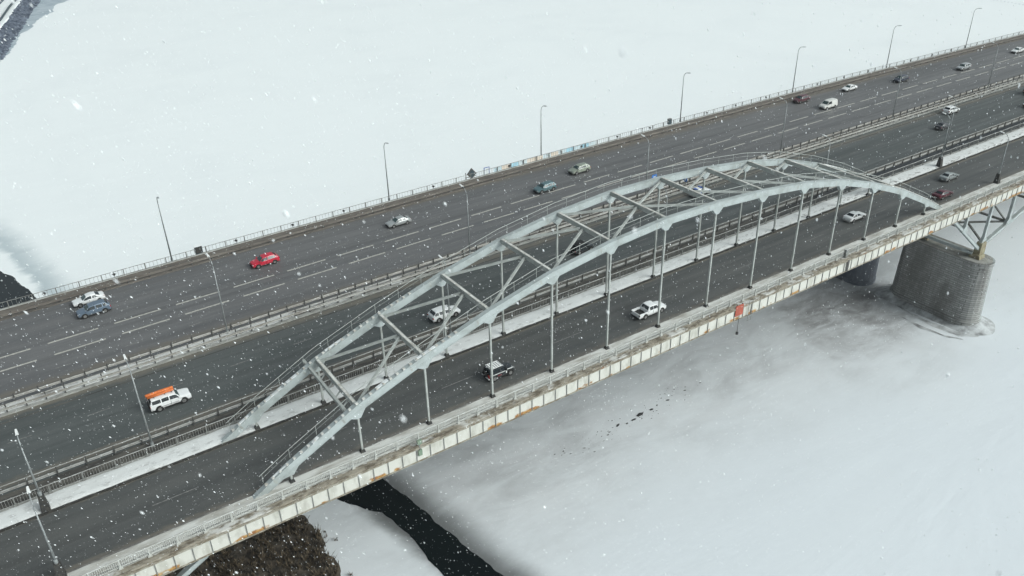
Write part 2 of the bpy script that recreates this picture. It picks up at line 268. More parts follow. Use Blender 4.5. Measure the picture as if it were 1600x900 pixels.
# ------------------------------------------------------------------ mesh helpers
class MB:
    def __init__(s): s.v = []; s.f = []; s.mi = []
    def add(s, vs, fs):
        o = len(s.v); s.v += [tuple(v) for v in vs]; s.f += [tuple(i+o for i in f) for f in fs]; return s
    def box(s, x0, x1, y0, y1, z0, z1):
        return s.add([(x0, y0, z0), (x1, y0, z0), (x1, y1, z0), (x0, y1, z0), (x0, y0, z1), (x1, y0, z1), (x1, y1, z1), (x0, y1, z1)],
                     [(0, 3, 2, 1), (4, 5, 6, 7), (0, 1, 5, 4), (1, 2, 6, 5), (2, 3, 7, 6), (3, 0, 4, 7)])
    def frustum(s, cx, cy, z0, z1, a0, b0, a1, b1):
        vs = [(cx+i*a0, cy+j*b0, z0) for i, j in ((-1, -1), (1, -1), (1, 1), (-1, 1))]+[(cx+i*a1, cy+j*b1, z1) for i, j in ((-1, -1), (1, -1), (1, 1), (-1, 1))]
        return s.add(vs, [(0, 3, 2, 1), (4, 5, 6, 7), (0, 1, 5, 4), (1, 2, 6, 5), (2, 3, 7, 6), (3, 0, 4, 7)])
    def beam(s, p, q, w, h, up=(0, 0, 1)):
        p = Vector(p); q = Vector(q); d = (q-p).normalized(); u = Vector(up)
        if abs(d.dot(u)) > 0.98: u = Vector((1, 0, 0))
        r = d.cross(u).normalized(); u = r.cross(d)
        vs = []
        for c in (p, q):
            for a, b in ((-1, -1), (1, -1), (1, 1), (-1, 1)): vs.append(c+r*(a*w/2)+u*(b*h/2))
        return s.add(vs, [(0, 1, 2, 3), (7, 6, 5, 4), (0, 4, 5, 1), (1, 5, 6, 2), (2, 6, 7, 3), (3, 7, 4, 0)])
    def tube(s, pts, r, n=6, r1=None, cap=True):
        pts = [Vector(p) for p in pts]; o = []; m = len(pts)
        for i, p in enumerate(pts):
            d = (pts[min(i+1, m-1)]-pts[max(i-1, 0)]).normalized(); u = Vector((0, 0, 1)) if abs(d.z) < 0.95 else Vector((0, 1, 0))
            a = d.cross(u).normalized(); b = a.cross(d); ra = r if r1 is None else r+(r1-r)*i/(m-1)
            o += [p+a*(ra*math.cos(2*math.pi*k/n))+b*(ra*math.sin(2*math.pi*k/n)) for k in range(n)]
        fs = [(i*n+k, i*n+(k+1) % n, (i+1)*n+(k+1) % n, (i+1)*n+k) for i in range(m-1) for k in range(n)]
        if cap: fs += [tuple(range(n-1, -1, -1)), tuple(range((m-1)*n, m*n))]
        return s.add(o, fs)
    def prism(s, poly, a, b, axis='y'):
        """closed outline in two axes, pushed from a to b along the third"""
        mk = {'y': lambda u, v, t: (u, t, v), 'x': lambda u, v, t: (t, u, v), 'z': lambda u, v, t: (u, v, t)}[axis]
        n = len(poly); vs = [mk(u, v, a) for u, v in poly]+[mk(u, v, b) for u, v in poly]
        return s.add(vs, [tuple(range(n)), tuple(range(2*n-1, n-1, -1))]+[(i, n+i, n+(i+1) % n, (i+1) % n) for i in range(n)])
    def cyl(s, c, r, h, axis='y', n=14):
        return s.prism([((c[0] if axis != 'x' else c[1])+r*math.cos(2*math.pi*k/n), (c[2] if axis != 'z' else c[1])+r*math.sin(2*math.pi*k/n)) for k in range(n)],
                       {'y': c[1], 'x': c[0], 'z': c[2]}[axis]-h/2, {'y': c[1], 'x': c[0], 'z': c[2]}[axis]+h/2, axis)
    def sheet(s, xs, rows):
        """rows: functions x -> (y, z); a ribbon mesh across the rows along xs"""
        n = len(rows); vs = []
        for x in xs: vs += [(x, *r(x)) for r in rows]
        return s.add(vs, [(i*n+j, (i+1)*n+j, (i+1)*n+j+1, i*n+j+1) for i in range(len(xs)-1) for j in range(n-1)])
    def build(s, name, m, parent=None, smooth=False, fix=True):
        me = D.meshes.new(name); me.from_pydata(s.v, [], s.f); me.update()
        if fix:
            b = bmesh.new(); b.from_mesh(me); bmesh.ops.recalc_face_normals(b, faces=b.faces); b.to_mesh(me); b.free()
        me.materials.append(m)
        if smooth:
            for p in me.polygons: p.use_smooth = True
        o = D.objects.new(name, me); COL.objects.link(o)
        if parent: o.parent = parent
        return o

def link(name, me, parent=None, loc=None):
    o = D.objects.new(name, me); COL.objects.link(o)
    if parent: o.parent = parent
    if loc: o.location = loc
    return o
def empty(name, label, cat, loc=(0, 0, 0), rz=0.0, group=None):
    o = D.objects.new(name, None); COL.objects.link(o); o.location = loc; o.rotation_euler = (0, 0, rz); o.empty_display_size = 0.3
    return tag(o, label, cat, group)
def tag(o, label, cat, group=None):
    o['label'] = label; o['category'] = cat
    if group: o['group'] = group
    return o
def struct(o): o['kind'] = 'structure'; return o
def stuff(o): o['kind'] = 'stuff'; return o
def copy_thing(src, label, loc, rz=None, group=None):
    def rec(o, par):
        c = o.copy(); COL.objects.link(c); c.parent = par
        for ch in list(o.children): rec(ch, c)
        return c
    r = rec(src, None); r.location = loc; r['label'] = label
    if rz is not None: r.rotation_euler = (0, 0, rz)
    if group: r['group'] = group
    return r

def bow(x, y):
    """the far bridge runs on a very slight curve"""
    w = min(max((y-61.0)/60.0, 0.0), 1.0)
    u = x-135.0
    q = (u/140.0)**2 if abs(u) < 110 else (110/140.0)**2+2*110/140.0**2*(abs(u)-110)
    return y-2.3*w*q
XS = [-110+4*i for i in range(int(520/4)+1)]
X0, X1 = XS[0], XS[-1]
def row(y, z): return lambda x: (bow(x, y), z)
def strip(name, y0, y1, z, m, parent=None, xs=XS): return MB().sheet(xs, [row(y0, z), row(y1, z)]).build(name, m, parent, fix=False)
def solid_rows(mb, y0, y1, z0, z1, xs=XS):
    n = len(xs)
    mb.sheet(xs, [row(y0, z0), row(y0, z1), row(y1, z1), row(y1, z0), row(y0, z0)]); return mb
def wob(x, y, a, s=0.6): return a*noise.noise(Vector((x*s, y*3.1, 0.7)))+0.5*a*noise.noise(Vector((x*s*3.3, y*1.7, 4.2)))

# ------------------------------------------------------------------ ground, river
def rough_poly(pts, amp, step, seed=0.0):
    o = []
    n = len(pts)
    for i in range(n):
        a = Vector(pts[i]); b = Vector(pts[(i+1) % n]); L = (b-a).length; k = max(1, int(L/step))
        nrm = Vector((-(b-a).y, (b-a).x)).normalized()
        for j in range(k):
            p = a+(b-a)*(j/k)
            q = Vector((p.x*0.22, p.y*0.22, seed)); q2 = Vector((p.x*0.9, p.y*0.9, seed+5))
            o.append(p+nrm*(amp*noise.noise(q)*1.3+amp*0.45*noise.noise(q2)))
    return o
def poly_sheet(name, pts, z, m, amp=0.6, step=0.6, seed=0.0):
    pp = rough_poly([(a, b) for a, b in pts], amp, step, seed)
    me = D.meshes.new(name); b = bmesh.new(); vs = [b.verts.new((p.x, p.y, z)) for p in pp]
    f = b.faces.new(vs); f.normal_update()
    if f.normal.z < 0: f.normal_flip()
    bmesh.ops.triangulate(b, faces=[f]); b.to_mesh(me); b.free(); me.materials.append(m)
    o = D.objects.new(name, me); COL.objects.link(o); return o
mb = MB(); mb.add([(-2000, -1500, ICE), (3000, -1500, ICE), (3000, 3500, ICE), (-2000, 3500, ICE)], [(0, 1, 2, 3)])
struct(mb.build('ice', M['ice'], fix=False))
struct(poly_sheet('water', [(8, 150), (20, 118), (27.0, 95), (27.7, 87.9), (31.6, 81.7), (32.9, 76.4), (33.0, 72.4), (33.2, 66.7), (31.5, 52), (24, 30), (34, 26), (42.0, 45), (40.6, 58), (39.2, 63.4), (37.5, 73.4), (36.1, 81.9), (34.9, 87.6), (33, 97), (27, 122), (16, 152)], ICE+.03, M['water'], 0.45, 0.45, 0))
struct(poly_sheet('water', [(-70, 235), (-20, 210), (-4.2, 198.3), (-2.3, 192.2), (-0.3, 184), (1.2, 177.5), (8, 152), (-8, 160), (-5.8, 176), (-6.0, 179), (-20, 185), (-60, 190)], ICE+.03, M['water'], 0.45, 0.6, 1))
struct(poly_sheet('thin_ice', [(14, 424), (19.0, 422), (24, 437), (33, 478), (37, 484), (44.5, 509), (49, 519), (55, 530), (58, 549), (70, 566), (76, 580), (105, 640), (70, 650), (52, 583), (41, 535), (34, 502), (24, 462)], ICE+.03, M['thin_ice'], 1.0, 1.2, 6))
for k, pl in enumerate([[(140.2, 77), (138.6, 72), (137.9, 66), (138.8, 60.6), (141.4, 57.9), (142.0, 58.4), (139.8, 61.0), (139.0, 66), (139.6, 71), (141, 76)],
                        [(136.4, 71), (135.6, 66), (136.6, 61), (138.2, 59.2), (138.0, 60.4), (136.9, 62), (136.3, 66)], [(148.5, 60.8), (149.4, 62.5), (149.2, 65.0), (148.3, 64.5), (148.5, 62.5)]]):
    struct(poly_sheet('thin_ice', pl, ICE+.03, M['wet_ice'], .45, .3, 12+k))
# far bank (top left): slope, stones, snowy road, low wall
base = [(-60, 250), (-10, 350), (18.4, 424), (26.3, 460), (36.4, 502), (43.5, 535), (53.7, 576), (75, 660), (120, 800)]
def off(dx): return [(a-dx*0.93, b+dx*0.36) for a, b in base]
n = len(base)
vs = []
for d, z in ((0, ICE), (2.7, ICE+1.9), (5.2, ICE+3.4)): vs += [(a, b, z) for a, b in off(d)]
struct(MB().add(vs, [(k*n+i, k*n+i+1, (k+1)*n+i+1, (k+1)*n+i) for k in range(2) for i in range(n-1)]).build('river_bank', M['bank']))
vs = []
for d, z in ((5.2, ICE+3.4), (40, ICE+3.6), (400, ICE+8)): vs += [(a, b, z) for a, b in off(d)]
struct(MB().add(vs, [(k*n+i, k*n+i+1, (k+1)*n+i+1, (k+1)*n+i) for k in range(2) for i in range(n-1)]).build('embankment_road', M['snow']))
wl = empty('embankment_wall', 'low grey wall with snow on top along the far river bank in the corner', 'wall')
for d in (8.6, 15.5):
    mb = MB(); pp = off(d)
    for a, b in zip(pp[:-1], pp[1:]): mb.beam((a[0], a[1], ICE+3.9), (b[0], b[1], ICE+3.9), 0.6, .9)
    mb.build('coping', M['teal_box'], wl)
mb = MB(); pp = off(6.4)
for a, b in zip(pp[:-1], pp[1:]): mb.beam((a[0], a[1], ICE+3.6), (b[0], b[1], ICE+3.6), 1.4, 0.7)
struct(mb.build('snow_bank', M['snow']))
# riprap
mb = MB(); ico = [(0, 0, 1), (0.9, 0, 0.2), (0.28, 0.85, 0.2), (-0.72, 0.53, 0.2), (-0.72, -0.53, 0.2), (0.28, -0.85, 0.2), (0, 0, -0.8)]
icf = [(0, 1, 2), (0, 2, 3), (0, 3, 4), (0, 4, 5), (0, 5, 1), (6, 2, 1), (6, 3, 2), (6, 4, 3), (6, 5, 4), (6, 1, 5)]
rs = random.Random(3)
for i in range(2200):
    k = rs.uniform(1.2, 6.9); j = int(k); t = k-j; d = rs.uniform(-1.2, 5.2)
    a = Vector(base[j]).lerp(Vector(base[j+1]), t); p = (a.x-d*0.93, a.y+d*0.36); z = ICE+max(0, d)*0.64
    q = rs.uniform(0.3, 1.25)*rs.uniform(.6, 1.1); an = rs.uniform(0, 6.28)
    mb.add([(p[0]+q*(vx*math.cos(an)-vy*math.sin(an)), p[1]+q*(vx*math.sin(an)+vy*math.cos(an)), z+q*0.7*vz) for vx, vy, vz in ico], icf)
stuff(mb.build('riprap', M['stone'], fix=False))

# shrubby shore under the left end of the bridge
shore = [(-60, 96), (2.5, 93), (16, 94), (21.5, 90), (22.6, 86.5), (23.0, 83), (23.0, 78), (22.0, 73), (19, 62), (14, 45), (-10, 20), (-60, 20)]
struct(poly_sheet('river_shore', shore, ICE+.05, M['soil'], 0.8, 0.5, 9))
mb = MB(); rs = random.Random(11)
def inside(x, y, poly):
    c = False; n = len(poly)
    for i in range(n):
        (x1, y1), (x2, y2) = poly[i], poly[(i+1) % n]
        if (y1 > y) != (y2 > y) and x < (x2-x1)*(y-y1)/(y2-y1)+x1: c = not c
    return c
cnt = 0
while cnt < 2600:
    x = rs.uniform(-14, 27); y = rs.uniform(60, 96)
    ok = inside(x, y, shore); nz = noise.noise(Vector((x*0.25, y*0.25, 3)))
    if not ok and not (inside(x-1.8, y, shore) and nz > 0.2 and rs.random() < .25): continue
    if nz < -0.28 and rs.random() < 0.7: continue
    cnt += 1
    hh = rs.uniform(0.35, 1.4)*(1+0.5*nz)*(1 if ok else .45)
    for k in range(8):
        a = rs.uniform(0, 6.28); t = rs.uniform(0.25, 0.95); L = hh*rs.uniform(0.6, 1.15); wd = rs.uniform(0.03, 0.085)
        p0 = Vector((x+rs.uniform(-.2, .2), y+rs.uniform(-.2, .2), ICE+.03)); p1 = p0+Vector((math.cos(a)*L*t, math.sin(a)*L*t, L))
        sdv = Vector((-math.sin(a), math.cos(a), 0))*wd
        mb.add([p0-sdv, p0+sdv, p1], [(0, 1, 2)])
        p2 = p0.lerp(p1, 0.5)+Vector((rs.uniform(-.3, .3), rs.uniform(-.3, .3), L*.35)); m_ = p0.lerp(p1, 0.45)
        mb.add([m_-sdv, m_+sdv, p2], [(0, 1, 2)])
stuff(mb.build('shrubs', M['twig'], fix=False))

# debris on the river ice and a line of tracks far off
rs = random.Random(5); mb = MB()
pts = [(71.0, 77.2, .55), (72.5, 76.7, .4), (74.0, 76.8, .5), (75.7, 77.2, .95), (78.1, 77.1, .6), (82, 77.4, .5), (68.2, 76.3, .3), (60.2, 77.3, .28), (86.2, 77.7, .35)]
for i in range(110):
    t = rs.random(); pts.append((58+30*t+rs.gauss(0, 1.6), 76.6+1.2*t+rs.gauss(0, 1.1), abs(rs.gauss(0.06, 0.07))+.04))
for x, y, q in pts:
    q *= .72; an = rs.uniform(-.5, .5); ex = rs.uniform(1, 1.9)
    mb.add([(x+q*ex*(vx*math.cos(an))-q*.6*vy*math.sin(an), y+q*ex*vx*math.sin(an)+q*.6*vy*math.cos(an), ICE+.02+0.25*q*max(vz, -.1)) for vx, vy, vz in ico], icf)
stuff(mb.build('ice_debris', M['debris'], fix=False))
mb = MB()
for i in range(30):
    x = 456-i*0.17*(1 if i < 10 else 0.6)-(0 if i < 10 else .6); y = 232-i*1.95
    mb.add([(x+.75*vx*1.2, y+.55*vy, ICE+.02+.12*max(vz, -.1)) for vx, vy, vz in ico], icf)
stuff(mb.build('snow_tracks', M['track'], fix=False))

# ------------------------------------------------------------------ roads on the two bridges (setting)
road_n = struct(strip('road', 64.24, 73.75, 0.0, M['road_near']))
road_m = struct(strip('road', 79.3, 93.9, 0.0, M['road_mid']))
road_f = struct(strip('road', 96.2, 118.4, 0.0, M['road_far']))
def lane_marks(parent, y, m, w, dash, period, start, xa, xb):
    me = None; x = start-math.floor((start-xa)/period)*period
    while x < xb:
        if x > xa:
            o = MB().box(-dash/2, dash/2, -w/2, w/2, 0.0035, 0.005)
            if me is None: ob = o.build('lane_mark', m, parent); me = ob.data
            else: ob = link('lane_mark', me, parent)
            xc = x+dash/2; ob.location = (xc, bow(xc, y), 0)
            ob.rotation_euler = (0, 0, math.atan2(bow(xc+2, y)-bow(xc-2, y), 4))
        x += period
lane_marks(road_f, 104.5, M['paint_line'], 0.30, 6.0, 7.99, 0.2, -22, 330)
lane_marks(road_f, 107.95, M['paint_line'], 0.30, 6.0, 7.99, -0.1, -22, 330)
lane_marks(road_f, 101.0, M['paint_worn'], 0.16, 2.2, 7.99, -0.2, -14, 230)
lane_marks(road_f, 111.1, M['paint_worn'], 0.16, 2.2, 7.99, 1.2, -14, 230)
lane_marks(road_m, 88.2, M['paint_worn'], 0.13, 2.4, 7.99, 25.2, -14, 200)
lane_marks(road_m, 84.0, M['paint_worn'], 0.12, 2.2, 7.99, 23.2, 60, 200)
lane_marks(road_n, 68.75, M['paint_worn'], 0.12, 4.2, 16, 51.7, 3, 190)
struct(strip('edge_line', 92.35, 92.6, 0.004, mat('edge_line_grimy', (0.12, 0.112, 0.10), 0.8, col2=(0.055, 0.055, 0.054), scale=0.5, stretch=(.4, 1, 1), amt=(.4, .6), detail=6)))
# manhole-free kerbs and pavements
struct(solid_rows(MB(), 62.02, 64.2, -0.5, 0.13).build('sidewalk', M['concrete']))
struct(solid_rows(MB(), 64.2, 64.42, -0.5, 0.15).build('kerb', M['kerb']))
struct(solid_rows(MB(), 73.62, 73.86, -0.5, 0.17).build('kerb', M['kerb_dark']))
struct(solid_rows(MB(), 73.86, 76.85, -0.5, 0.14).build('pavement', M['concrete']))
struct(solid_rows(MB(), 76.85, 79.32, -0.6, -0.02).build('service_strip', M['service_gap']))
struct(solid_rows(MB(), 93.9, 96.2, -0.5, 0.16).build('median_strip', M['concrete']))
struct(solid_rows(MB(), 118.4, 121.3, -0.5, 0.12).build('sidewalk', M['verge_dirt']))
FX = [-40+0.5*i for i in range(480)]
def snow_layer(y0, y1, z, m, amp0, amp1, h=0.06, xs=FX):
    mb = MB()
    def edge(y, a, zz): return lambda x: (bow(x, y)+wob(x, y, a), zz)
    def mid(t): return lambda x: (bow(x, y0+(y1-y0)*t), z+h*(0.75+0.5*noise.noise(Vector((x*0.9, t*3, y0)))))
    mb.sheet(xs, [edge(y0, amp0, z+.004), edge(y0+.12, amp0, z+h*.6), mid(.3), mid(.55), mid(.8), edge(y1-.12, amp1, z+h*.6), edge(y1, amp1, z+.004)])
    return struct(mb.build('snow_cover', m, smooth=True, fix=False))
def snow_strip_mat():
    g = G('trodden_snow', 0.85, 0.3); x, y, z = g.xyz()
    n1 = g.noise(1.1, (0.8, 1.6, 1), 6, 0.7); n2 = g.noise(0.25, (1, 1, 1), 5)
    c = g.mix(g.ramp(n2, 0.45, 0.7, 0, 0.5), (0.67, 0.68, 0.67), (0.57, 0.57, 0.555))
    wear = g.math('MULTIPLY', g.ramp(n1, 0.53, 0.62), g.ramp(g.math('ADD', y, g.math('MULTIPLY', g.math('SUBTRACT', n2, .5), 3)), 76.3, 74.2, 0.15, 0.8))
    right = g.ramp(x, 70, 110, 0.4, 1.0); c = g.mix(g.math('MULTIPLY', wear, right), c, (0.16, 0.15, 0.14)); g.col(c); g.bump(n1, 0.5, .06); return g.m
snow_layer(73.95, 76.45, 0.14, snow_strip_mat(), 0.12, 0.10, 0.08)
snow_layer(62.5, 64.18, 0.13, M['dirty_snow'], 0.1, 0.14, 0.05)
snow_layer(94.45, 96.12, 0.16, M['median_snow'], 0.12, 0.08, 0.10)
snow_layer(62.1, 62.45, 0.13, M['dirty_snow'], 0.06, 0.1, 0.04)

# ------------------------------------------------------------------ the arch bridge
YN, YF = 63.72, 73.85
XN = [15.88, 23.48, 31.33, 39.46, 47.72, 56.08, 64.51, 73.09, 81.57, 89.97, 98.39, 106.64, 114.58, 122.17]     # hanger stations -1 .. 12
ZG = [1.1, 4.6, 7.45, 9.95, 12.0, 13.15, 13.75, 13.55, 12.98, 12.05, 10.4, 7.9, 4.85, 1.55]                    # tips of the gussets
ZC = [2.0, 5.75, 8.6, 11.1, 13.1, 14.3, 14.9, 14.75, 14.15, 13.2, 11.55, 9.05, 6.0, 2.4]                      # rib centre line
br = empty('arch_bridge', 'pale blue grey steel arch road bridge with white fascia over the frozen river', 'bridge', (0, 0, 0))
path = [(-6.9, -13.3), (-1.0, -8.9), (4.1, -5.35), (6.4, -4.15), (12.4, 0.05)]+list(zip(XN, ZC))+[(126.7, 0.05), (132.5, -3.75), (138.6, -8.4), (144.7, -13.0)]
RD, RW = 0.78, 0.46
def rib_frames():
    o = []
    for i, (x, z) in enumerate(path):
        a = Vector(path[max(i-1, 0)]); b = Vector(path[min(i+1, len(path)-1)]); d = (b-a).normalized(); o.append((Vector((x, z)), Vector((-d.y, d.x))))
    return o
FR = rib_frames()
def loft_xz(mb, frames, y0, y1, lo, hi):
    n = len(frames); vs = []
    for c, nn in frames:
        k = 1.0 if c.y > 2.2 else max(.6, .82+.08*c.y)
        for yy_, t in ((y0, lo), (y1, lo), (y1, hi), (y0, hi)):
            q = c+nn*t*k; vs.append((q.x, yy_, q.y))
    fs = [(i*4+k, (i+1)*4+k, (i+1)*4+(k+1) % 4, i*4+(k+1) % 4) for i in range(n-1) for k in range(4)]+[(0, 1, 2, 3), ((n-1)*4+3, (n-1)*4+2, (n-1)*4+1, (n-1)*4)]
    return mb.add(vs, fs)
def at_rib(x):
    for (xa, za), (xb, zb) in zip(path[:-1], path[1:]):
        if xa <= x <= xb: return za+(zb-za)*(x-xa)/(xb-xa)
    return path[-1][1]
for yc in (YN, YF):
    mb = MB(); loft_xz(mb, FR, yc-RW/2, yc+RW/2, -RD/2, RD/2)
    rib = mb.build('arch_rib', M['steel'], br)
    # flange lips, proud of the web
    for lo, hi in ((RD/2, RD/2+.05), (-RD/2-.05, -RD/2)):
        loft_xz(MB(), FR, yc-RW/2-.06, yc+RW/2+.06, lo, hi).build('flange', M['steel'], rib)
    for i, (x, zg) in enumerate(zip(XN, ZG)):       # gusset plates over the hangers
        zr = ZC[i]; sl_ = (path[i+6][1]-path[i+4][1])/(path[i+6][0]-path[i+4][0])
        a, b = x-1.0, x+1.0; t = -RD/2+.1
        poly = [(a, zr+t-1.0*sl_), (b, zr+t+1.0*sl_), (x+.85, zr+t-.22+.85*sl_), (x+.24, zg), (x-.24, zg), (x-.85, zr+t-.22-.85*sl_)]
        MB().prism(poly, yc-RW/2-.04, yc+RW/2+.04, 'y').build('gusset', M['steel'], rib)
        # web splice plates either side of the node
        MB().beam((x-1.7, yc, at_rib(x-1.7)), (x-1.5, yc, at_rib(x-1.5)), RW+.03, RD-.2).build('splice_plate', M['steel_dull'], rib)
    mb = MB(); xx = 13.4                           # step cleats up the back of the rib
    while xx < 126:
        z = at_rib(xx)
        if xx < 36 or xx > 108: mb.box(xx-.15, xx+.15, yc-.2, yc+.12, z+RD/2+.03, z+RD/2+.15)
        xx += 0.78
    stuff(mb.build('step_cleats', M['dirty_snow'], rib))
    mb = MB(); rs = random.Random(int(yc)); xx = 14      # old snow lying on the steeper ends
    while xx < 125:
        L = rs.uniform(.5, 3.2)
        if (xx < 36 or xx > 108) and rs.random() < .7 and int(xx/8) != int((xx+L)/8)-9:
            mb.beam((xx, yc+rs.uniform(-.15, .15), at_rib(xx)+RD/2+.10), (xx+L, yc+rs.uniform(-.12, .12), at_rib(xx+L)+RD/2+.10), rs.uniform(.15, .4), .09)
        xx += L+rs.uniform(.6, 3.5)
    stuff(mb.build('snow_cap', M['snow'], rib))
    mb = MB()                                          # inspection handrail
    hp = [(x, yc+.62, at_rib(x)+RD/2+1.0) for x in [13+1.0*k for k in range(114)]]
    mb.tube(hp, 0.036, 5); mb.tube([(a, b, c-.5) for a, b, c in hp], 0.014, 4); mb.build('handrail', M['steel_dull'], rib)
    me = None
    for k in range(38):
        x = 13.3+k*2.98; z = at_rib(x)+RD/2
        o = MB().box(-.018, .018, -.018, .018, -.1, 1.0)
        if me is None: ob = o.build('handrail_post', M['steel_dull'], rib); me = ob.data
        else: ob = link('handrail_post', me, rib)
        ob.location = (x, yc+.62, z)
    for i, (x, zg) in enumerate(zip(XN, ZG)):
        if zg < 0.4: continue
        h = MB().frustum(x, yc, .2, zg+.15, .10, .11, .10, .11).build('hanger', M['steel_dull'], br)
        MB().frustum(x, yc, .13, .5, .28, .28, .19, .19).build('hanger_base', M['dark_iron'], h)
for i in range(1, 13):                                # struts between the ribs
    x, z = XN[i], ZC[i]+.22
    bm_ = MB().box(x-.19, x+.19, YN+.23, YF-.23, z-.27, z+.27).build('cross_beam', M['steel_dull'], br)
    MB().box(x-.15, x+.10, YN+.5, YF-.5, z+.27, z+.30).build('snow_cap', M['dirty_snow'], bm_)
for i, s in ((1, -1), (12, 1)):                          # portals: a second lower beam
    x = XN[i]+s*1.0; z = at_rib(x)+.2
    b2 = MB().box(x-.14, x+.14, YN-.2, YF+1.4, z-.2, z+.2).build('portal_beam', M['steel_dull'], br)
    for k in range(5):
        ya = YN+1.2+k*1.9; MB().beam((x, ya, z), (XN[i], ya+.5, ZC[i]+.2), .12, .12).build('batten', M['steel_dull'], b2)
ym = (YN+YF)/2
for i in range(1, 12):                                   # K bracing, open towards the crown
    if i < 6: a, b = i, i+1
    else: a, b = i+1, i
    for yc, s in ((YN, 1), (YF, -1)):
        MB().beam((XN[a], yc+s*.23, ZC[a]+.02), (XN[b]+(-.24 if a < b else .24), ym-s*.2, ZC[b]+.12), .24, .24).build('brace', M['steel_dull'], br)
    MB().box(XN[b]-.7 if a < b else XN[b]-.26, XN[b]+.26 if a < b else XN[b]+.7, ym-.55, ym+.55, ZC[b]-.06, ZC[b]-.025).build('node_plate', M['steel_dull'], br)

# deck, girder faces
solid_rows(MB(), 61.55, 77.0, -1.25, -0.52).build('deck', M['under'], br)
me = None; PW = 1.645; k = 0; x = -29.2
while x < 195:
    if me is None: ob = MB().box(.03, PW-.03, 61.33, 61.45, -1.95, -.16).build('fascia_panel', M['fascia'], br); me = ob.data; first = x
    MBp = None
    o = MB(); dz = 0.0
    if k: ob = link('fascia_panel', me, br)
    # each plate keeps its own object space offset so that the rust differs plate by plate
    ob.location = (x, 0, 0)
    x += PW; k += 1
solid_rows(MB(), 61.47, 61.6, -1.98, -.12).build('girder_web', M['dark_iron'], br)
solid_rows(MB(), 61.22, 61.75, -2.05, -1.96).build('bottom_flange', M['rusty'], br)
solid_rows(MB(), 61.28, 62.02, -0.14, 0.07).build('cornice', M['cornice'], br)
solid_rows(MB(), 76.86, 77.0, -2.0, -.03).build('girder_web', M['under'], br)
solid_rows(MB(), 61.17, 61.32, -0.34, -0.145).build('drip_edge', M['rusty'], br)
# stiffener ribs standing proud at the plate joints
me = None; x = -29.2; k = 0
while x < 195:
    if me is None: ob = MB().box(-.035, .035, 61.25, 61.36, -1.94, -.35).build('stiffener', M['rail_grey'], br); me = ob.data
    else: ob = link('stiffener', me, br)
    ob.location = (x, 0, 0); x += PW

def stadium(x0, x1, ya, yb, n=10):
    r = (x1-x0)/2; cx = (x0+x1)/2
    return [(cx+r*math.cos(math.pi+math.pi*k/n), ya+r+r*math.sin(math.pi+math.pi*k/n)) for k in range(n+1)]+[(cx+r*math.cos(math.pi*k/n), yb-r+r*math.sin(math.pi*k/n)) for k in range(n+1)]
def pier(parent, cx, w, ya, yb, ztop, m, courses=True):
    mb = MB(); z = ICE; nst = 16
    for k in range(2):
        pass
    def ring(grow): return stadium(cx-w/2-grow, cx+w/2+grow, ya-grow, yb+grow)
    lev = [(ICE-.5, .75), (ICE+1.3, .62), (ICE+1.6, .36), (ztop-.8, -0.05), (ztop-.8, .07), (ztop, .07)] if courses else [(ICE-.5, .1), (ICE+1, .1), (ICE+1, 0), (ztop, 0)]
    rs_ = [ring(gw) for z, gw in lev]; n = len(rs_[0]); vs = []
    for (z, gw), rg in zip(lev, rs_): vs += [(a, b, z) for a, b in rg]
    fs = [(i*n+k, i*n+(k+1) % n, (i+1)*n+(k+1) % n, (i+1)*n+k) for i in range(len(lev)-1) for k in range(n)]+[tuple(range((len(lev)-1)*n, len(lev)*n))]
    p = mb.add(vs, fs).build('pier', m, parent)
    return p
for cx in (144.3, -6.3):
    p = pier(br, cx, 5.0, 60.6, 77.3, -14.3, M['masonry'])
    cap = MB().prism(stadium(cx-2.4, cx+2.4, 60.9, 77.0), -14.3, -14.22, 'z').build('pier_cap', M['concrete'], p)
    for yc in (YN, YF):
        MB().frustum(cx, yc, -14.22, -13.5, 1.0, 1.05, .85, .85).build('bearing', M['ochre'], br)
        MB().frustum(cx+.4, yc, -13.5, -11.3, .9, .6, .75, .55).build('arch_shoe', M['ochre'], br)
    MB().beam((cx-.9, YN+.5, -13.35), (cx-.9, YF-.5, -13.35), .5, .55).build('tie_beam', M['steel'], br)
mb = MB(); n_ = 64; ring0 = stadium(144.3-3.2, 144.3+3.2, 60.0, 77.9, 16); vs = []
cx_, cy_ = 144.3, 69
m_ = len(ring0)
for j, (gr, hh) in enumerate(((0, .75), (.5, .6), (1.3, .25), (2.3, .0))):
    for k, (a, b) in enumerate(ring0):
        q = noise.noise(Vector((a*.35, b*.35, 2.0))); d = Vector((a-cx_, (b-cy_)*.5)).normalized()
        vs.append((a+d.x*gr*(1+.7*q), b+d.y*gr*(1+.7*q), ICE+.01+max(0, hh*(1+1.4*q))))
mb.add(vs, [(j*m_+k, j*m_+(k+1) % m_, (j+1)*m_+(k+1) % m_, (j+1)*m_+k) for j in range(3) for k in range(m_)])
struct(mb.build('snow_drift', M['wet_ice'], smooth=True))
